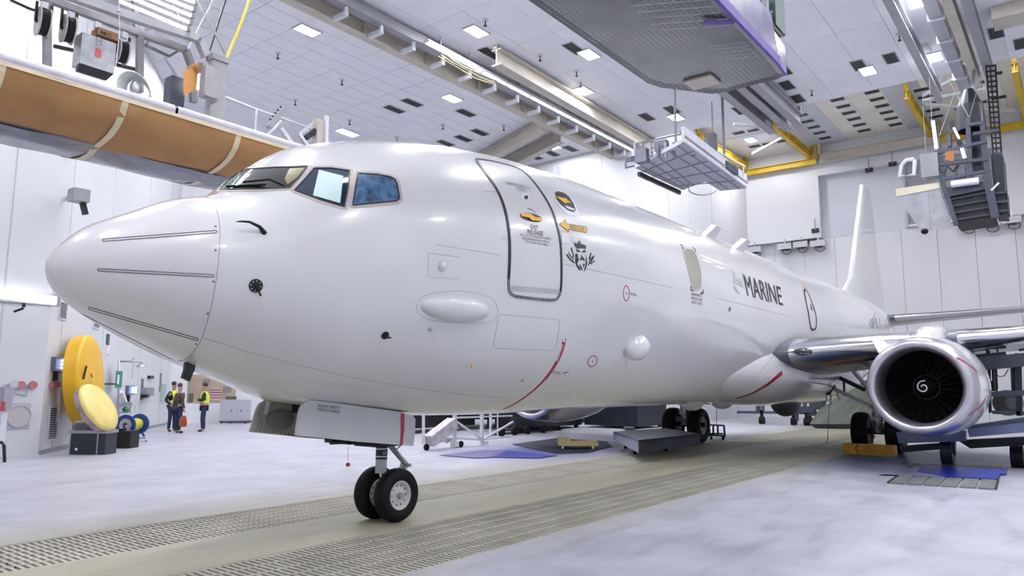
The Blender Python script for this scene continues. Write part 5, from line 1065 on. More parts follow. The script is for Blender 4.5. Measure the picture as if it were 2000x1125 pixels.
# blue hose reel
ref = PZ(262, 862); hr = thing('blue_hose_reel', 'blue steel hose reel with yellow hose on a wheeled frame', 'hose reel', ref); BLUEP = mat('reel_blue', (.012, .045, .22), .35)
c = PF(259, 829, ref+AW*.1); v2_ = ray(259, 829); v2_.z = 0; v2_.normalize(); axr = (v2_*.86+v2_.cross(UPV)*.50).normalized(); R = PF(256, 809, ref+AW*.1).z-c.z
for s_, k in ((-1, .38), (1, .38)): MB().lathe([(-.02, R*.62), (-.03, R), (.03, R*1.0), (.02, R*.62)], c+axr*s_*k, axr, 40, close=True).build('flange_ring', BLUEP, hr, smooth=True, ang=40)
MB().lathe([(-.40, 0), (-.40, R*.74), (-.36, R*.74)], c, axr, 40).build('side_disc', mat('disc_grey', (.40, .41, .42), .4), hr); MB().lathe([(-.43, 0), (-.43, R*.22), (-.38, R*.22)], c, axr, 20).build('hub', SEAL, hr)
MB().lathe([(.36, 0), (.36, R*.74), (.40, R*.74), (.40, 0)], c, axr, 40).build('side_disc', BLUEP, hr)
MB().lathe([(-.34, R*.5), (-.2, R*.6), (-.08, R*.56), (0, R*.62), (.08, R*.56), (.2, R*.6), (.34, R*.5)], c, axr, 32).build('wound_hose', mat('hose_yellow_green', (.55, .52, .05), .5), hr, smooth=True)
fbar((247, 830), (258, 858), ref, .07, STEEL, 'stand_leg', hr, -.42); fbar((244, 830), (238, 858), ref, .07, BLUEP, 'stand_leg', hr, -.42); fbar((250, 857), (284, 855), ref, .05, STEEL, 'base_bar', hr); fbar((253, 863), (284, 863.5), ref, .03, STEEL, 'draw_bar', hr); MB().cyl(PF(285, 863.5, ref-AW*.03), PF(285, 863.5, ref+AW*.03), .05, n=12).build('draw_ring', DARKM, hr)
fbar((278, 846), (282, 852), ref, .05, BLUEP, 'stand_leg', hr, .2)
# safety shower and eyewash
sh = thing('safety_shower', 'galvanised safety shower with green sign and eyewash basin at the wall', 'shower', on_dw(232, 850, .25) * 1.0)
def D(px, py, o=.25): return on_dw(px, py, o)
MB().tube([D(230, 848), D(231, 800), D(232, 704)], .035, 8).tube([D(233, 706), D(276, 706, .9)], .03, 8).tube([D(276, 706, .9), D(276, 712, .9)], .03, 8).build('pipe', STEEL, sh, smooth=True); MB().lathe([(0, .04), (-.08, .17), (-.10, .17)], D(276, 711, .9), (0, 0, 1), 20, upv=(1, 0, 0)).build('shower_head', STEEL, sh, smooth=True)
MB().bar(D(255, 706, .5), D(263, 699, .5), .03).bar(D(260, 706, .5), D(258, 740, .5), .012).build('pull_rod', STEEL, sh)
MB().bar(D(226, 741, .3), D(238, 741, .3), .02, .55).build('green_sign', mat('sign_green', (.03, .22, .17), .5), sh); MB().bar(D(229, 741, .31), D(232, 741, .31), .03, .3).build('sign_symbol', DWHITE, sh)
MB().bar(D(206, 750, .2), D(224, 750, .2), .05).build('side_pipe', DARKM, sh); MB().bar(D(231, 791), D(256, 789), .06, .14).bar(D(231, 806), D(254, 806), .05).bar(D(254, 789), D(254, 806), .04).build('eyewash_bracket', STEEL, sh); MB().ball(D(246, 800), (.12, .12, .1), 12, 8).build('green_valve', mat('valve_green', (.02, .2, .08), .5), sh); MB().bar(D(236, 765, .2), D(243, 785, .2), .16, .1).build('white_cover', DWHITE, sh)
# wall vents on the diagonal wall
def wvent(px0, py0, px1, py1, label, n):
    a, b = on_dw(px0, py1, .02), on_dw(px1, py0, .02); s0_, s1_ = s_of(a), s_of(b); z0_, z1_ = on_dw((px0+px1)/2, py1, .02).z, on_dw((px0+px1)/2, py0, .02).z
    t = thing('wall_vent', label, 'vent', DWP((s0_+s1_)/2, z0_)); w_ = s1_-s0_; obox(DWP(s0_, z0_, .0), ddir*w_, UPV*(z1_-z0_), dn*.015).build('backing', VENTD, t)
    m = MB(); 
    for (sa, sb, za, zb_) in ((s0_-.04, s0_, z0_-.04, z1_+.04), (s1_, s1_+.04, z0_-.04, z1_+.04), (s0_, s1_, z0_-.04, z0_), (s0_, s1_, z1_, z1_+.04)): obox(DWP(sa, za), ddir*(sb-sa), UPV*(zb_-za), dn*.04, m)
    m.build('frame', WALLM, t); f = None
    for k in range(n):
        z = z0_+(z1_-z0_)*(k+.5)/n
        if f is None: f = obox(DWP(s0_, z, .016), ddir*w_, UPV*((z1_-z0_)/n*.38), dn*.02).build('louvre', SEAMM, t); zf = z
        else: share(f, (0, 0, z-zf), t)
wvent(93, 795, 114, 856, 'louvred wall vent low on the wall beside the yellow cover', 14); wvent(115, 590, 131, 622, 'louvred wall vent at the end of the fluorescent wall lamp', 9)
wvent(272, 739, 281, 781, 'louvred wall vent right of the lit control box near the shower', 12); wvent(309, 728, 316, 765, 'louvred wall vent nearest the three people', 12); wvent(182, 632, 194, 640, 'small vent partly hidden under the nose of the plane', 3)
# lit control boxes, electric boxes, signs
LED = mat('blue_white_led', (.6, .8, 1), .4, emit=(.45, .60, 1.0), es=4.5)
for a, lab in (((108, 699, 130, 725), 'control box with blue-white lights left of the big yellow cover'), ((251, 753, 264, 771), 'control box with blue-white lights right of the safety shower')):
    p, q = on_dw(a[0], a[3], .12), on_dw(a[2], a[1], .12); s0_, s1_ = s_of(p), s_of(q); t = thing('control_box', lab, 'control box', p)
    obox(DWP(s0_, p.z, .0), ddir*(s1_-s0_), UPV*(q.z-p.z), dn*.12).build('body', mat('box_violet_grey', (.13, .13, .22), .4), t)
    w_ = s1_-s0_; h_ = q.z-p.z
    for i in range(3):
        for j in range(2): obox(DWP(s0_+w_*(.45+.24*j), p.z+h_*(.18+.26*i), .22), ddir*w_*.16, UPV*h_*.15, dn*-.09).build('indicator', LED, t)
    obox(DWP(s0_+w_*.3, p.z-.25, 0), ddir*.08, UPV*.25, dn*.1).build('plug_lead', DARKM, t)
def wbox(a, lab, m, name, cat, d=.2, extra=None):
    p, q = on_dw(a[0], a[3], d), on_dw(a[2], a[1], d); o = obox(DWP(s_of(p), p.z), ddir*(s_of(q)-s_of(p)), UPV*(q.z-p.z), dn*d).build(name, m); tag(o, lab, cat); return o
wbox((285, 757, 302, 774), 'grey electrical cabinet with switches on the wall left of the people', BEAMG, 'electrical_box', 'electrical box'); wbox((293, 734, 301, 739), 'tiny dark fitting above the grey electrical cabinet', DARKM, 'wall_fitting', 'fitting', .1)
wbox((286, 770, 292, 777), 'dark switch hanging below the grey electrical cabinet', DARKM, 'switch', 'switch', .25); wbox((208.5, 653, 215, 673), 'narrow dark green sign high on the wall right of yellow cover', mat('sign_dark', (.03, .07, .09), .5), 'wall_sign', 'sign', .03)
wbox((209, 676, 214, 692), 'narrow white sign under the dark green one', DWHITE, 'wall_sign', 'sign', .03); wbox((103, 748, 111, 757), 'small red gauge pair on the wall below the lit control box', mat('dusty_red', (.45, .16, .18), .6), 'gauge', 'gauge', .1); wbox((112, 746, 119, 756), 'small red gauge right of its twin beside the yellow cover', mat('dusty_red', (.45, .16, .18), .6), 'gauge', 'gauge', .1)
wbox((118, 728, 122, 825), 'white conduit running down the wall beside the yellow cover', WSTEEL, 'wall_conduit', 'conduit', .08); wbox((316, 750, 326, 783), 'pale green first aid box on the wall behind the people', mat('pale_green', (.35, .50, .45), .5), 'wall_box', 'box', .08)
wbox((336, 719, 344, 747), 'grey recess strip on the white wall behind the people', SEAMM, 'wall_strip', 'panel', .02)
p = on_dw(150, 383, .5); t = thing('wall_camera', 'small spotlight camera on a bracket high on the left wall', 'camera', p); MB().box(p-Vector((.15, .2, .15)), p+Vector((.25, .2, .18))).build('housing', BEAMG, t); MB().bar(on_dw(133, 385, 0), p, .06).build('bracket', STEEL, t); MB().bar(p+Vector((.15, 0, -.15)), p+Vector((.25, 0, -.45)), .12).build('lamp_head', DARKM, t)
# on the front wall: strip lamp, valves, round plate
WL_Y = 13.56
t = thing('wall_strip_lamp', 'double fluorescent wall lamp running to the left picture edge', 'wall lamp', PY(60, 580, WL_Y))
mb = MB(); a, b = PY(-150, 546, WL_Y-.14), PY(111, 583.5, WL_Y-.14); mb.tube([a, b], .055, 8); mb.build('tube', mat('wall_tube', (.9, .9, .95), .4, emit=(.93, .92, 1), es=3), t)
a, b = PY(-150, 561, WL_Y-.14), PY(109, 592, WL_Y-.14); MB().tube([a, b], .055, 8).build('tube', MATS['wall_tube'], t); MB().box((a.x, WL_Y-.06, b.z-.06), (b.x+.05, WL_Y, b.z+.20)).build('reflector', BEAMG, t); MB().box((b.x, WL_Y-.22, b.z-.08), (b.x+.08, WL_Y, b.z+.28)).build('end_cap', BEAMG, t)
p = PY(36, 826, WL_Y); t = thing('round_wall_plate', 'faint round access plate in a grey square low on the left wall', 'plate', p); a, b = PY(10, 838, WL_Y), PY(60, 787, WL_Y)
MB().box((a.x, WL_Y-.03, a.z), (b.x, WL_Y, b.z)).build('square_plate', mat('plate_grey', (.46, .46, .50), .5), t); c = Vector(((a.x+b.x)/2, WL_Y-.03, (a.z+b.z)/2)); R = (b.z-a.z)*.44
MB().cyl(c, c-Vector((0, .02, 0)), R, n=40).build('disc', mat('plate_rose', (.52, .48, .50), .5), t); MB().lathe([(0, R*.98), (.02, R), (.04, R*.98), (.04, R*.93), (0, R*.92)], c, (0, -1, 0), 40, upv=(0, 0, 1)).build('ring', SEAMM, t)
for px, py, m, lab in ((39, 752, MATS['dusty_red'], 'dusty red valve wheel on the left wall, left of its twin'), (62, 752, MATS['dusty_red'], 'dusty red valve wheel on the left wall, right of its twin'), (25, 751, SEAMM, 'grey gauge beside the two red valve wheels')):
    c = PY(px, py, WL_Y); t = thing('valve', lab, 'valve', c); MB().lathe([(0, .03), (.06, .03), (.07, .10), (.10, .10), (.10, 0)], c, (0, -1, 0), 20).build('wheel', m, t, smooth=True, ang=40); MB().bar(c-Vector((.2, .02, 0)), c-Vector((0, .02, 0)), .03).build('pipe', SEAMM, t)
a, b = PY(14, 764, WL_Y), PY(52, 772, WL_Y); tag(MB().bar(a-Vector((0, .02, 0)), b-Vector((0, .02, 0)), .03).bar(b-Vector((0, .02, 0)), PY(52, 758, WL_Y)-Vector((0, .02, 0)), .03).build('wall_pipe', SEAMM), 'thin grey pipe below the red valve wheels', 'pipe')
t = thing('lamp_bracket', 'bent bracket arm below the wall strip lamp', 'bracket', PY(35, 600, WL_Y)); MB().bar(PY(47, 592, 13.3), PY(46, 600, 13.3), .06).bar(PY(46, 602, 13.3), PY(27, 609, 13.4), .05).build('arm', DARKM, t)
ref = PZ(4, 905); t = thing('tool_pedestal', 'grey pedestal box marked with a red B at the left picture edge', 'pedestal', ref); fbox(-22, 756, 10, 802, ref, .3, mat('pedestal_grey', (.36, .34, .40), .5), 'head', t); c = PF(2, 803, ref-AW*.01)
text_3d('B', c+UPV*.0+RH*-.02, RH*.12, UPV*.22, MATS['red_pink_paint'], 'red_letter', t, .05); fbox(-16, 802, 4, 865, ref, .2, WSTEEL, 'stem', t, .05); MB().tube([PF(-14, 864, ref), PF(4, 864, ref), PF(8, 870, ref), PF(9, 903, ref)], .035, 8).build('foot_tube', SEAL, t)
# far wall: picture board and cabinets
bd = thing('notice_board', 'large brown notice board with old photographs and a striped flag print', 'notice board', (16, 25.35, 1)); BY = 25.34
a, b = PY(366, 786, BY), PY(462, 733, BY); MB().box((a.x, BY, a.z), (b.x, 25.4, b.z)).build('board', mat('board_tan', (.42, .33, .24), .7, var=.3, scale=.8), bd)
def bp(px0, py0, px1, py1, m, nm, d=.01): p, q = PY(px0, py1, BY), PY(px1, py0, BY); MB().box((p.x, BY-d, p.z), (q.x, BY, q.z)).build(nm, m, bd)
for k in range(4): bp(411, 760+5.2*k, 433, 762.6+5.2*k, mat('flag_red', (.30, .08, .08), .6), 'flag_stripe', .02)
bp(410, 758, 434, 782, mat('flag_white', (.50, .45, .42), .6), 'flag_field'); bp(435, 755, 452, 767, mat('photo_grey', (.22, .20, .20), .6), 'photograph'); bp(370, 738, 384, 750, mat('photo_brown', (.33, .27, .22), .6), 'photograph'); bp(386, 738, 394, 748, mat('photo_brown', (.33, .27, .22), .6), 'photograph')
bp(367, 768, 378, 786, mat('dark_print', (.10, .09, .08), .6), 'dark_print'); bp(395, 740, 410, 752, mat('photo_grey', (.22, .20, .20), .6), 'photograph'); bp(440, 774, 462, 786, mat('dark_print', (.10, .09, .08), .6), 'dark_print')
struct('trim_3', MB().box((14.2, 25.30, .0), (29, 25.4, PY(400, 788, 25.3).z)), WALLM)
ref = PZ(458, 827); cb_ = thing('cabinet', 'light grey two-door cabinet on casters under the notice board', 'cabinet', ref); CABM = mat('cabinet_grey', (.46, .46, .52), .45)
fbox(428, 781, 485, 823, ref, .45, CABM, 'body', cb_, .02); fbox(450, 786, 466, 820, ref, .02, CABM, 'door', cb_); fbox(467, 786, 484, 820, ref, .02, CABM, 'door', cb_); fbox(451.5, 800, 453, 804, ref, .02, SEAL, 'handle', cb_, -.02); fbox(470, 800, 471.5, 804, ref, .02, SEAL, 'handle', cb_, -.02); fbox(428, 822, 485, 825, ref, .45, SEAL, 'plinth', cb_, .02)
for x in (431, 449, 478): MB().cyl(PF(x, 826, ref+AW*.1), PF(x+2, 826, ref+AW*.1), .05, n=10).build('caster', BLACK, cb_)
wbox2 = tag(MB().box((23.6, 25.25, 1.9), (24.3, 25.4, 2.3)).build('wall_fitting', BEAMG), 'small grey fitting on the far wall above the cabinet', 'fitting')
# ---------------- people
def skinobj(name, V, E, R, m, parent, sub=1, root=0):
    me = bpy.data.meshes.new(name); me.from_pydata(V, E, []); o = bpy.data.objects.new(name, me); COL.objects.link(o); me.materials.append(m)
    sk = o.modifiers.new('skin', 'SKIN'); sk.use_smooth_shade = True
    for i, r in enumerate(R):
        r2_ = r if isinstance(r, tuple) else (r, r); me.skin_vertices[0].data[i].radius = r2_; me.skin_vertices[0].data[i].use_root = (i == root)
    s = o.modifiers.new('sub', 'SUBSURF'); s.levels = sub; s.render_levels = sub; o.parent = parent; return o
SKIN = mat('skin', (.42, .24, .17), .5); HAIR = mat('hair_dark', (.03, .02, .015), .6); JEAN = mat('blue_jeans', (.018, .032, .085), .8, var=.3, scale=12); SHOE = mat('black_shoe', (.01, .01, .01), .5)
def person(label, px, py, face, top, arms, vest=None, H=1.78, hat=None):
    base = PZ(px, py); t = thing('person', label, 'person', base); t.rotation_euler = (0, 0, face); k = H/1.78      # local: faces +x, left +y
    hd = (.02, 0, 1.62)
    P = {'pelvis': (0, 0, .95), 'waist': (0, 0, 1.08), 'chest': (.0, 0, 1.30), 'neck0': (0, 0, 1.45), 'neck1': (.01, 0, 1.52)}
    V = []; E = []; R = []; idx = {}
    def add(n, p, r, par=None):
        idx[n] = len(V); V.append(tuple(c*k for c in p)); R.append(r if isinstance(r, tuple) else (r, r)); 
        if par is not None: E.append((idx[par], idx[n]))
    add('pelvis', (0, 0, .95), (.14, .10)); add('waist', (0, 0, 1.10), (.135, .10), 'pelvis'); add('chest', (0, 0, 1.30), (.165, .11), 'waist'); add('neck0', (0, 0, 1.46), .06, 'chest'); add('neck1', (.01, 0, 1.53), .055, 'neck0'); add('head0', (.02, 0, 1.60), .078, 'neck1'); add('head1', (.02, 0, 1.69), .085, 'head0'); add('head2', (.015, 0, 1.745), .055, 'head1')
    legs = {}
    for s, nm in ((1, 'l'), (-1, 'r')):
        fy = .10*s; kx = .02 if s > 0 else -.01
        add('hip'+nm, (0, .09*s, .90), .085, 'pelvis'); add('knee'+nm, (.02+kx, fy, .50), .058, 'hip'+nm); add('ank'+nm, (kx-.01, fy*1.15, .09), .040, 'knee'+nm); add('heel'+nm, (kx-.02, fy*1.15, .05), .038, 'ank'+nm); add('toe'+nm, (kx+.16, fy*1.35, .035), .032, 'heel'+nm)
        add('sh'+nm, (0, .165*s, 1.42), .062, 'chest'); el, wr, ha = arms[nm]; add('el'+nm, el, .043, 'sh'+nm); add('wr'+nm, wr, .030, 'el'+nm); add('hd'+nm, ha, .036, 'wr'+nm)
    body = skinobj('body', V, E, [(a, b) for a, b in R], SKIN, t, 2)
    def chain(names, m, nm, grow_, rt_=0, sub=1, clip=None):
        VV = [V[idx[n]] for n in names[0]]; RR = [(R[idx[n]][0]+grow_, R[idx[n]][1]+grow_) for n in names[0]]; return skinobj(nm, VV, names[1], RR, m, t, sub, rt_)
    top_n = ['pelvis', 'waist', 'chest', 'neck0', 'shl', 'ell', 'wrl', 'shr', 'elr', 'wrr']; e = [(0, 1), (1, 2), (2, 3), (2, 4), (4, 5), (5, 6), (2, 7), (7, 8), (8, 9)]
    chain((top_n, e), top, 'jacket', .018, sub=2); chain((['pelvis', 'hipl', 'kneel', 'ankl', 'hipr', 'kneer', 'ankr'], [(0, 1), (1, 2), (2, 3), (0, 4), (4, 5), (5, 6)]), JEAN, 'trousers', .016, sub=2)
    for nm in 'lr': chain((['heel'+nm, 'toe'+nm], [(0, 1)]), SHOE, 'shoe', .012)
    h = hat or HAIR; MB().ball((0, 0, 0), (.098*k, .086*k, .09*k), 14, 10).build('hair', h, None); o = bpy.data.objects[-1] if False else None
    hb = [x for x in COL.objects if x.name.startswith('hair')][-1]; hb.location = (.0, 0, 1.675*k); hb.parent = t; OFF[hb.name] = Vector((0, 0, 0))
    for p in hb.data.polygons: p.use_smooth = True
    MB().add([(.10, -.012, 1.635), (.10, .012, 1.635), (.095, 0, 1.67), (.125, 0, 1.638)], [(0, 1, 3), (1, 2, 3), (2, 0, 3), (0, 2, 1)])  # nose is shaped on the body below
    for s in (-1, 1):
        e_ = MB().ball((0, 0, 0), (.018*k, .010*k, .028*k), 8, 6).build('ear', SKIN, None); e_.location = (.015*k, .085*s*k, 1.635*k); e_.parent = t
        e_ = MB().ball((0, 0, 0), (.012*k, .016*k, .010*k), 8, 6).build('eye', INK, None); e_.location = (.093*k, .033*s*k, 1.655*k); e_.parent = t
    e_ = MB().ball((0, 0, 0), (.022*k, .014*k, .026*k), 8, 6).build('nose', SKIN, None); e_.location = (.105*k, 0, 1.63*k); e_.parent = t
    e_ = MB().ball((0, 0, 0), (.010*k, .026*k, .006*k), 8, 6).build('mouth', mat('lips', (.30, .12, .10), .5), None); e_.location = (.094*k, 0, 1.59*k); e_.parent = t
    for nm in 'lr':
        wr_, ha_ = Vector(V[idx['wr'+nm]]), Vector(V[idx['hd'+nm]]); d = (ha_-wr_).normalized(); sd = d.cross(Vector((0, 1, .01))).normalized(); m_h = MB()
        for f in range(4): b_ = ha_+sd*(-.03+.02*f)+d*.015; m_h.tube([b_, b_+d*(.045+.008*(f in (1, 2))), b_+d*.075+d.cross(sd)*.02], [.0095, .009, .007], 6)
        b_ = ha_+sd*.035-d*.02; m_h.tube([b_, b_+sd*.02+d*.03, b_+sd*.022+d*.05], [.011, .010, .008], 6); g = m_h.build('fingers', SKIN, None, smooth=True); g.parent = t; g.location = OFF[g.name]
    if vest:
        VV = [(0, 0, .98), (0, 0, 1.12), (0, 0, 1.30), (0, 0, 1.43), (0, .13, 1.45), (0, -.13, 1.45)]; skinobj('vest', [tuple(c*k for c in v) for v in VV], [(0, 1), (1, 2), (2, 3), (3, 4), (3, 5)], [(.19, .14), (.18, .135), (.195, .145), (.10, .10), (.085, .09), (.085, .09)], vest, t, 2)
        for z, r_, m_ in ((1.03, .207, mat('orange_band', (.75, .22, .05), .5)), (1.10, .20, mat('silver_band', (.6, .6, .55), .3))): b_ = MB().lathe([(-.02, 1), (.02, 1)], (0, 0, 0), (0, 0, 1), 24, upv=(1, 0, 0)); b_.v = [Vector((v.x*r_*.78*k, v.y*r_*k, v.z+z*k)) for v in b_.v]; q = b_.build('reflective_band', m_, None, smooth=True); q.parent = t; q.location = OFF[q.name]
    return t
HIVIS = mat('hi_vis_yellow', (.62, .85, .03), .5); DKTOP = mat('black_sweater', (.012, .012, .018), .8); BRN = mat('brown_leather_jacket', (.055, .035, .028), .5, var=.3, scale=10)
down = {'l': ((-.02, .24, 1.16), (.03, .26, .92), (.05, .26, .84)), 'r': ((-.02, -.24, 1.16), (.03, -.26, .92), (.05, -.26, .84))}
cross = {'l': ((.06, .26, 1.18), (.23, .02, 1.20), (.23, -.07, 1.20)), 'r': ((.06, -.26, 1.18), (.24, .0, 1.24), (.22, .09, 1.25))}
pock = {'l': ((-.08, .27, 1.16), (.08, .20, .98), (.11, .17, .93)), 'r': ((-.08, -.27, 1.16), (.08, -.20, .98), (.11, -.17, .93))}
yawd = math.atan2(AW.y, AW.x)
person('man in a dark jacket and yellow safety vest standing behind the brown-jacketed person', 334, 843, yawd-1.9, DKTOP, pock, HIVIS, 1.82)
person('person in a brown leather jacket and jeans seen from behind, holding a shopping bag', 346, 846, yawd-.55, BRN, down, None, 1.76, mat('hair_brown', (.07, .04, .03), .6))
person('man with crossed arms in a bright yellow safety vest and dark trousers', 396, 843, yawd+1.9, DKTOP, cross, HIVIS, 1.78)
rb = PZ(346, 846); hp = rb+Vector((math.cos(yawd-.55)*.05+math.sin(yawd-.55)*.26, math.sin(yawd-.55)*.05-math.cos(yawd-.55)*.26, .76))
bg = thing('shopping_bag', 'yellow and orange shopping bag hanging from the hand of the brown-jacketed person', 'bag', hp-Vector((0, 0, .5)))
V = [hp+RH*a*.12+AW*b*.05+UPV*c for c, kk in ((-.12, .4), (-.22, .9), (-.42, 1.1), (-.52, .8)) for a, b in ((-kk, -kk), (kk, -kk), (kk, kk), (-kk, kk))]
MB().add(V, [(i*4+j, i*4+(j+1) % 4, (i+1)*4+(j+1) % 4, (i+1)*4+j) for i in range(3) for j in range(4)]+[(12, 13, 14, 15), (0, 1, 2, 3)]).build('bag_body', mat('bag_yellow', (.80, .48, .02), .5), bg)
V = [v-AW*.075+RH*.05 for v in V]; MB().add([V[i*4+j]+(RH*.0) for i in range(4) for j in (0, 1)], [(0, 1, 3, 2), (2, 3, 5, 4), (4, 5, 7, 6)]).build('orange_print', mat('bag_orange', (.30, .06, .03), .5), bg)
MB().tube([hp+RH*-.05-UPV*.13, hp+UPV*.02, hp+RH*.05-UPV*.13], .008, 6).build('handle', DWHITE, bg)
# ================================================================== GROUND, UNDER THE BELLY
def YP(px, py, y): return PY(px, py, y)
def tube_stand(name, label, y, bars_, m, w_=.06, cat='access stand'):
    p0 = PY(bars_[0][0], bars_[0][1], y); t = thing(name, label, cat, (p0.x, y, 0))
    for (x0, y0, x1, y1, nm, *r) in bars_:
        yy = y+(r[0] if r else 0); a, b = PY(x0, y0, yy), PY(x1, y1, yy); a.z = max(a.z, .03); b.z = max(b.z, .03); MB().bar(a, b, r[1] if len(r) > 1 else w_).build(nm, r[2] if len(r) > 2 else m, t)
    return t
PINKW = mat('scuffed_white_stringer', (.55, .50, .54), .5, var=.35, scale=5)
st1 = tube_stand('access_stand', 'pale tubular access stand with a stair stringer just behind the nose wheels', 7.0, [(827, 800, 827, 868, 'post'), (888, 800, 888, 876, 'post', 0, .09), (941, 800, 941, 879, 'post', 0, .09), (958, 800, 958, 858, 'post', .6), (972, 805, 972, 856, 'post', 1.2, .03), (890, 822, 941, 858, 'brace', 0, .05), (944, 858, 1002, 824, 'brace', 0, .05),
    (838, 862, 885, 826, 'stair_stringer', -.1, .32, PINKW), (868, 838, 888, 836, 'step', .3), (856, 848, 888, 847, 'step', .3), (845, 858, 888, 857, 'step', .3), (888, 856, 941, 859, 'lower_rail'), (945, 859, 1000, 852, 'lower_rail', .3, .04), (860, 862, 888, 861, 'lower_rail', .3), (888, 816, 1000, 812, 'deck_edge', .2, .05), (873, 866, 873, 858, 'foot', .3), (949, 862, 949, 877, 'foot_plate', 0, .12), (888, 862, 888, 874, 'foot_plate', 0, .18)], WSTEEL)
for x in (833, 893, 900): c = PY(x, 868, 7.0); c.z = .09; MB().cyl(c-Vector((0, .03, 0)), c+Vector((0, .03, 0)), .09, n=14).build('caster', BLACK, st1)
st2 = tube_stand('access_stand', 'dark tubular work stand beneath the far engine', 9.5, [(1010, 818, 1010, 850, 'post'), (1045, 818, 1045, 850, 'post'), (1092, 815, 1092, 858, 'post'), (1060, 833, 1092, 845, 'brace'), (1020, 842, 1095, 841, 'rail'), (960, 856, 1030, 850, 'rail'), (985, 853, 985, 862, 'leg'), (1000, 825, 1100, 822, 'deck', 0, .35, NAVY)], NAVY, .07)
for x in (980, 1005, 1030, 1062): c = PY(x, 862, 9.0); c.z = .15; MB().cyl(c-Vector((0, .05, 0)), c+Vector((0, .05, 0)), .15, n=14).build('caster', BLACK, st2)
st3 = thing('equipment_stand', 'low dark equipment stand against the dark area beneath the far wing', 'access stand', (22, 14, 0))
MB().box((20.4, 12.0, .4), (34, 15, 1.0)).build('deck', NAVY, st3); MB().box((20.7, 12.3, 1.0), (33.0, 13.0, 2.1)).build('equipment', DARKM, st3)
for x in (20.8, 23.5, 26.2, 28.7): MB().box((x, 12.1, 0), (x+.12, 12.22, 2.2)).build('post', NAVY, st3)
MB().bar((20.8, 12.1, 2.15), (28.8, 12.1, 2.15), .07).build('rail', NAVY, st3)
st4 = thing('equipment_stand', 'dark equipment and boxes behind the pale stair stand', 'access stand', (14, 14, 0))
MB().box((14.2, 12.5, 0), (16.2, 14, .9)).build('crate', NAVY, st4); MB().box((16.6, 12.2, .2), (20.0, 14, 1.5)).build('crate', DARKM, st4); MB().box((13.6, 13.5, .5), (15.5, 14.2, 1.35)).build('crate', mat('crate_grey', (.20, .22, .25), .5), st4); MB().bar((14.0, 12.0, 1.5), (16.8, 12.0, 1.1), .12).build('tube', WSTEEL, st4)
# yellow step cart
p0, p1 = PZ(1093, 878), PZ(1166, 877); yc = thing('step_cart', 'pale yellow wooden step cart on casters under the belly', 'cart', p0); YW = mat('pale_yellow_wood', (.62, .50, .24), .6, var=.15)
fbox(1091, 864, 1169, 871, p0, .8, YW, 'deck', yc); fbox(1091, 856, 1114, 871, p0, .5, YW, 'step_block', yc, -.01)
for x in (1099, 1158, 1163): c = PF(x, 874.5, p0+AW*(.05 if x != 1163 else .6)); MB().cyl(c-RH*.03, c+RH*.03, .055, n=12).build('caster', DWHITE, yc)
# low blue-grey platform
lw = thing('low_platform', 'low blue-grey metal platform cart beside the far main wheels', 'platform', PZ(1247, 880)); z_ = .50
A_ = [PZ(1198, 843, z_), PZ(1247, 860, z_), PZ(1368, 847, z_), PZ(1300, 836, z_)]; MB().prism(A_, (0, 0, -.05)).build('top_plate', mat('platform_top', (.10, .12, .15), .5, var=.2), lw)
MB().prism([A_[0], A_[1], A_[1]-UPV*.30, A_[0]-UPV*.22], AW*.04).build('front_skirt', mat('skirt_blue_grey', (.30, .34, .46), .45, var=.2), lw); MB().prism([A_[1], A_[2], A_[2]-UPV*.25, A_[1]-UPV*.30], AW*.04).build('side_skirt', BLUEG, lw)
for x, y_ in ((1222, 871), (1240, 882), (1300, 876)): c = PZ(x, y_, .07); MB().cyl(c-RH*.04, c+RH*.04, .07, n=12).build('caster', BLACK, lw)
fbox(1222, 835, 1240, 841, PZ(1240, 860)+AW*2, .5, BEAMG, 'tool_box', lw)
ref = PZ(1400, 858); tr = thing('hand_trolley', 'small dark tubular hand trolley right of the far main wheels', 'trolley', ref)
for a, b in (((1387, 830), (1414, 831)), ((1414, 831), (1416, 853)), ((1393, 832), (1393, 850)), ((1402, 832), (1402, 848)), ((1386, 850), (1416, 851)), ((1386, 838), (1386, 852)), ((1388, 847), (1412, 847))): fbar(a, b, ref, .05, BLUEG, 'tube', tr)
for x in (1389, 1412): c = PF(x, 856, ref); MB().cyl(c-RH*.03, c+RH*.03, .07, n=12).build('caster', BLACK, tr)
# chock and main wheels, hanging lines
a, b = PX(1649, 862, 18.75), PX(1748, 862, 18.75); chk = thing('wheel_chock', 'long orange-yellow wheel chock in front of the near main wheels', 'chock', (18.75, a.y, 0)); OY = mat('chock_orange', (.60, .30, .015), .5, var=.2)
MB().prism([(18.5, a.y, 0), (18.98, a.y, 0), (18.98, a.y, .26), (18.6, a.y, .28)], (0, b.y-a.y, 0)).build('bar', OY, chk); MB().tube([(18.52, a.y-.4, .03), (18.53, a.y-.32, .16), (18.54, a.y-.4, .25)], .015, 6).build('rope', SEAL, chk)
for px0, py0, px1, py1, lab in ((1624, 760, 1616, 866, 'thin dark ground wire hanging from the fairing to the floor'), (1400, 792, 1402, 850, 'thin wire hanging under the belly beside the trolley')):
    a = PX(px0, py0, 19.0 if px0 > 1500 else 18.5); b = PX(px1, py1, a.x); b.z = max(b.z, .0); tag(MB().tube([a, (a+b)/2+Vector((0, .03, 0)), b], .008, 5).build('ground_wire', INK), lab, 'wire')
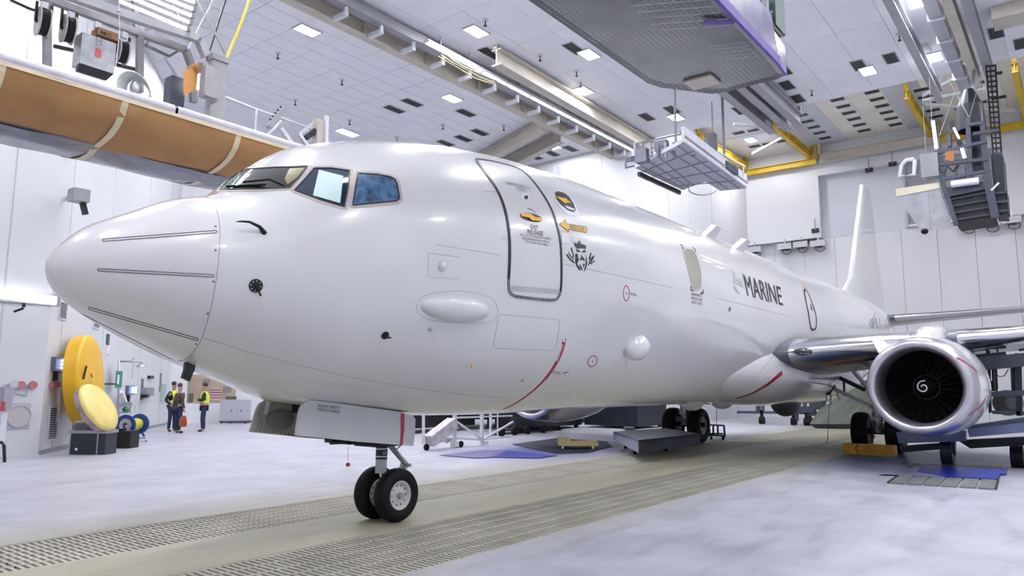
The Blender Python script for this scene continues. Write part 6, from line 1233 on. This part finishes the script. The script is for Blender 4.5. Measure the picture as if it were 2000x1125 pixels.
# slanted ramp
rm = thing('slanted_ramp', 'large grey-green slanted ramp board with pale lines behind the near engine', 'ramp', (30, 3, 0)); RX = 31.0
P_ = [PX(1581, 825, RX), PX(1592, 832, RX), PX(1745, 832, RX), PX(1745, 730, RX+1), PX(1680, 745, RX+1), PX(1600, 800, RX+.3)]; zlow = min(p.z for p in P_); P_ = [p-UPV*(zlow-.02) if i < 3 else p for i, p in enumerate(P_)]
MB().prism(P_, (.15, 0, -.05)).build('board', mat('ramp_grey_green', (.15, .17, .14), .6, var=.15), rm); MB().prism([P_[0]-Vector((.03, 0, 0)), P_[1]-Vector((.03, 0, 0)), P_[2]-Vector((.03, 0, 0)), P_[2]-Vector((.03, 0, -.15)), P_[1]-Vector((.03, 0, -.15))], (.05, 0, 0)).build('dark_lip', SEAL, rm)
for x0, y0, x1, y1 in ((1602, 825, 1665, 770), (1624, 825, 1690, 762), (1648, 824, 1700, 775)): MB().bar(PX(x0, y0, RX-.06), PX(x1, y1, RX+.5), .04, .02).build('pale_line', BEAMG, rm)
# distant stands seen under the belly
fs = thing('distant_bench', 'distant grey work bench on casters seen under the belly', 'bench', (30, 6, 0)); RX = 33
for a in ((1440, 805, 1660, 807, .12), (1481, 785, 1481, 806, .18), (1490, 785, 1490, 806, .12), (1540, 800, 1590, 800, .3), (1572, 775, 1572, 805, .15), (1586, 770, 1588, 812, .25), (1556, 790, 1557, 822, .12), (1578, 775, 1586, 790, .1), (1612, 766, 1614, 785, .2), (1600, 770, 1600, 800, .5)): A__, B__ = PX(a[0], a[1], RX), PX(a[2], a[3], RX); MB().bar(A__, B__, a[4]).build('member', BLUEG, fs)
for x in (1488, 1550, 1575, 1582): c = PX(x, 813, RX); c.z = .16; MB().cyl(c-Vector((0, .1, 0)), c+Vector((0, .1, 0)), .2, n=12).bar(c, c+UPV*.5, .12).build('caster', BLACK, fs)
# ---- maintenance stand right of the near engine
ms = thing('maintenance_stand', 'blue-grey maintenance stand with decks and railings behind the near engine', 'access stand', (17, -6, 0)); SX = 17.6
def M_(px, py, x=SX): return PX(px, py, x)
def mbar(a, b, w_, m, nm, x=SX, h=None): MB().bar(M_(*a, x), M_(*b, x), w_, h).build(nm, m, ms)
BG2 = mat('stand_beam_blue', (.13, .16, .27), .45, var=.3, scale=1.5)
def face(P, d, m, nm, x=SX): MB().prism([M_(a, b, x) for a, b in P], (d, 0, 0)).build(nm, m, ms)
face([(1750, 845), (1885, 842), (1885, 862), (1755, 866)], .3, BG2, 'lower_beam', 16.6); face([(1889, 838), (2030, 822), (2030, 842), (1893, 854)], .3, BG2, 'lower_beam', 16.3); face([(1893, 832), (2030, 812), (2030, 824), (1889, 840)], 1.0, BLUEG, 'deck_plate', 16.35)
face([(1756, 872), (1834, 866), (1834, 878), (1760, 884)], .4, NAVY, 'tow_frame', 17.2)
mb = MB(); c = M_(1850, 872, 17.0); c.z = .30; MB().cyl(c-Vector((0, .12, 0)), c+Vector((0, .12, 0)), .30, n=24).build('wheel', mat('dark_blue_tyre', (.015, .02, .04), .5), ms); MB().bar(c, c+Vector((.3, 0, .5)), .3).build('wheel_bracket', NAVY, ms)
c = M_(1985, 872, 17.4); c.z = .25; MB().cyl(c-Vector((0, .12, 0)), c+Vector((0, .12, 0)), .25, n=24).build('wheel', BLACK, ms)
face([(1870, 860), (2030, 852), (2030, 868), (1895, 876)], .3, NAVY, 'under_frame', 17.9)
for x, y0, y1, w_ in ((1931, 684, 806, .06), (1944, 700, 760, .05), (1947, 760, 806, .03), (1986, 690, 812, .08), (1992, 690, 812, .05), (1898, 672, 700, .05), (1927, 674, 715, .05), (1946, 672, 690, .04), (1975, 700, 765, .05), (2010, 676, 820, .06)): mbar((x, y0), (x+3, y1), w_, NAVY, 'post')
for a, b, w_, m in (((1880, 688), (1930, 681), .05, NAVY), ((1925, 681), (1965, 678), .05, NAVY), ((1895, 700), (1965, 694), .16, NAVY), ((1900, 712), (2030, 700), .30, BLUEG), ((1917, 722), (2030, 710), .05, NAVY), ((1933, 770), (2030, 766), .12, BLUEG), ((1938, 805), (2030, 808), .08, BLUEG), ((1990, 684), (2030, 679), .05, NAVY), ((1915, 668), (1965, 662), .04, NAVY)): mbar(a, b, w_, m, 'rail')
for x in (1942, 1984): MB().cyl(M_(x-1, 744), M_(x, 764), .07, .05, 12).cyl(M_(x-2, 718), M_(x-1, 744), .035, n=8).build('gas_strut', SEAL, ms)
c = M_(1967, 787, 18.0); MB().cyl(c, c+Vector((.5, 0, 0)), .30, n=24).build('pump_drum', mat('pump_grey', (.12, .12, .13), .4), ms); MB().cyl(c-Vector((.05, .1, 0)), c+Vector((.1, -.1, 0)), .14, .10, 16).build('pump_nozzle', mat('pump_nozzle', (.25, .24, .25), .4), ms)
MB().tube([M_(1945, 730), M_(1952, 736), M_(1962, 734), M_(1970, 720)], .01, 5).build('loose_cable', INK, ms)
ft = thing('stand_footboard', 'pale board on the floor beneath the near engine', 'board', M_(1800, 882, 17.8)); fbox(1760, 862, 1832, 872, Vector((18.6, -4.6, 0)), .1, DWHITE, 'board', ft) if False else MB().prism([PZ(1760, 880, .04), PZ(1830, 874, .04), PZ(1832, 868, .04), PZ(1765, 872, .04)], (0, 0, -.03)).build('board', BEAMG, ft)
# floor panels and films
gp = thing('floor_panels', 'grey ribbed floor panels laid beside the blue sheet', 'floor panel', (14, -5, 0)); e0 = None; GPM = mat('panel_grey_green', (.20, .22, .21), .5, var=.25, scale=3)
A0, A1, B1 = Vector((12.45, -4.45, .006)), Vector((12.70, -6.10, .006)), Vector((16.9, -5.75, .006)); U_ = (A1-A0)/6; L_ = Vector((4.3, .25, 0))
for k in range(6):
    p = A0+U_*k+U_*.04
    if e0 is None: e0 = MB().prism([p, p+U_*.88, p+U_*.88+L_, p+L_], (0, 0, .018)).build('panel', GPM, gp); pe = p
    else: share(e0, p-pe, gp)
MB().bar(A0-U_*.05+UPV*.012, A0-U_*.05+L_+UPV*.012, .03, .02).bar(A1+U_*.03+UPV*.012, A1+U_*.03+L_+UPV*.012, .03, .02).build('edge_rail', SEAL, gp)
def film(P, m, name, lab, z=.03): Q_ = [PZ(a, b, z) for a, b in P]; return tag(MB().prism(Q_, (0, 0, .006)).build(name, m), lab, 'sheet')
BLUF = mat('blue_sheet', (.010, .035, .42), .35, var=.5, scale=.5); PALEF = mat('pale_blue_sheet', (.30, .34, .52), .35, var=.5, scale=.35)
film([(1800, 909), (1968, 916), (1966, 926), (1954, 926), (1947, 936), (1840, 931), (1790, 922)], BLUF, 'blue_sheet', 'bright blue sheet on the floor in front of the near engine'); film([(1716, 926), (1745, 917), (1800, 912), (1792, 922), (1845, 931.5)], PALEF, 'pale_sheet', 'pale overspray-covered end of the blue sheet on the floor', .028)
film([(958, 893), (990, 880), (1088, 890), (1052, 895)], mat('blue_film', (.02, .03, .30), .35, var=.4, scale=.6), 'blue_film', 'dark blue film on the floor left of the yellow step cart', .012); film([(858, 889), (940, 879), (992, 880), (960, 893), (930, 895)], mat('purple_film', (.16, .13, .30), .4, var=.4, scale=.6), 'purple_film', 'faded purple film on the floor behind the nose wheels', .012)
film([(1000, 868), (1085, 856), (1185, 862), (1195, 872), (1150, 884), (1085, 886)], mat('navy_patch', (.018, .022, .05), .6, var=.5, scale=.8), 'navy_patch', 'almost black patch on the floor around the yellow step cart', .010)  # flat near-black patch over the floor around the cart
st5 = thing('equipment_stand', 'black mass of low equipment between the far engine and the blue-grey platform', 'access stand', (22, 9, 0))
MB().box((20.3, 9.95, .12), (24.5, 11.4, 1.05)).build('cabinet', DARKM, st5); MB().box((24.8, 7.4, .1), (27.5, 10.0, 1.5)).build('cabinet', NAVY, st5); MB().box((20.2, 9.85, .5), (24.6, 9.95, .6)).build('rail', BEAMG, st5)
for x in (20.6, 22.4, 24.2): MB().cyl((x, 10.0, .12), (x, 10.1, .12), .12, n=12).build('caster', BLACK, st5)
for x in (25, 27.3): MB().cyl((x, 7.6, .12), (x, 7.7, .12), .12, n=12).build('caster', BLACK, st5)
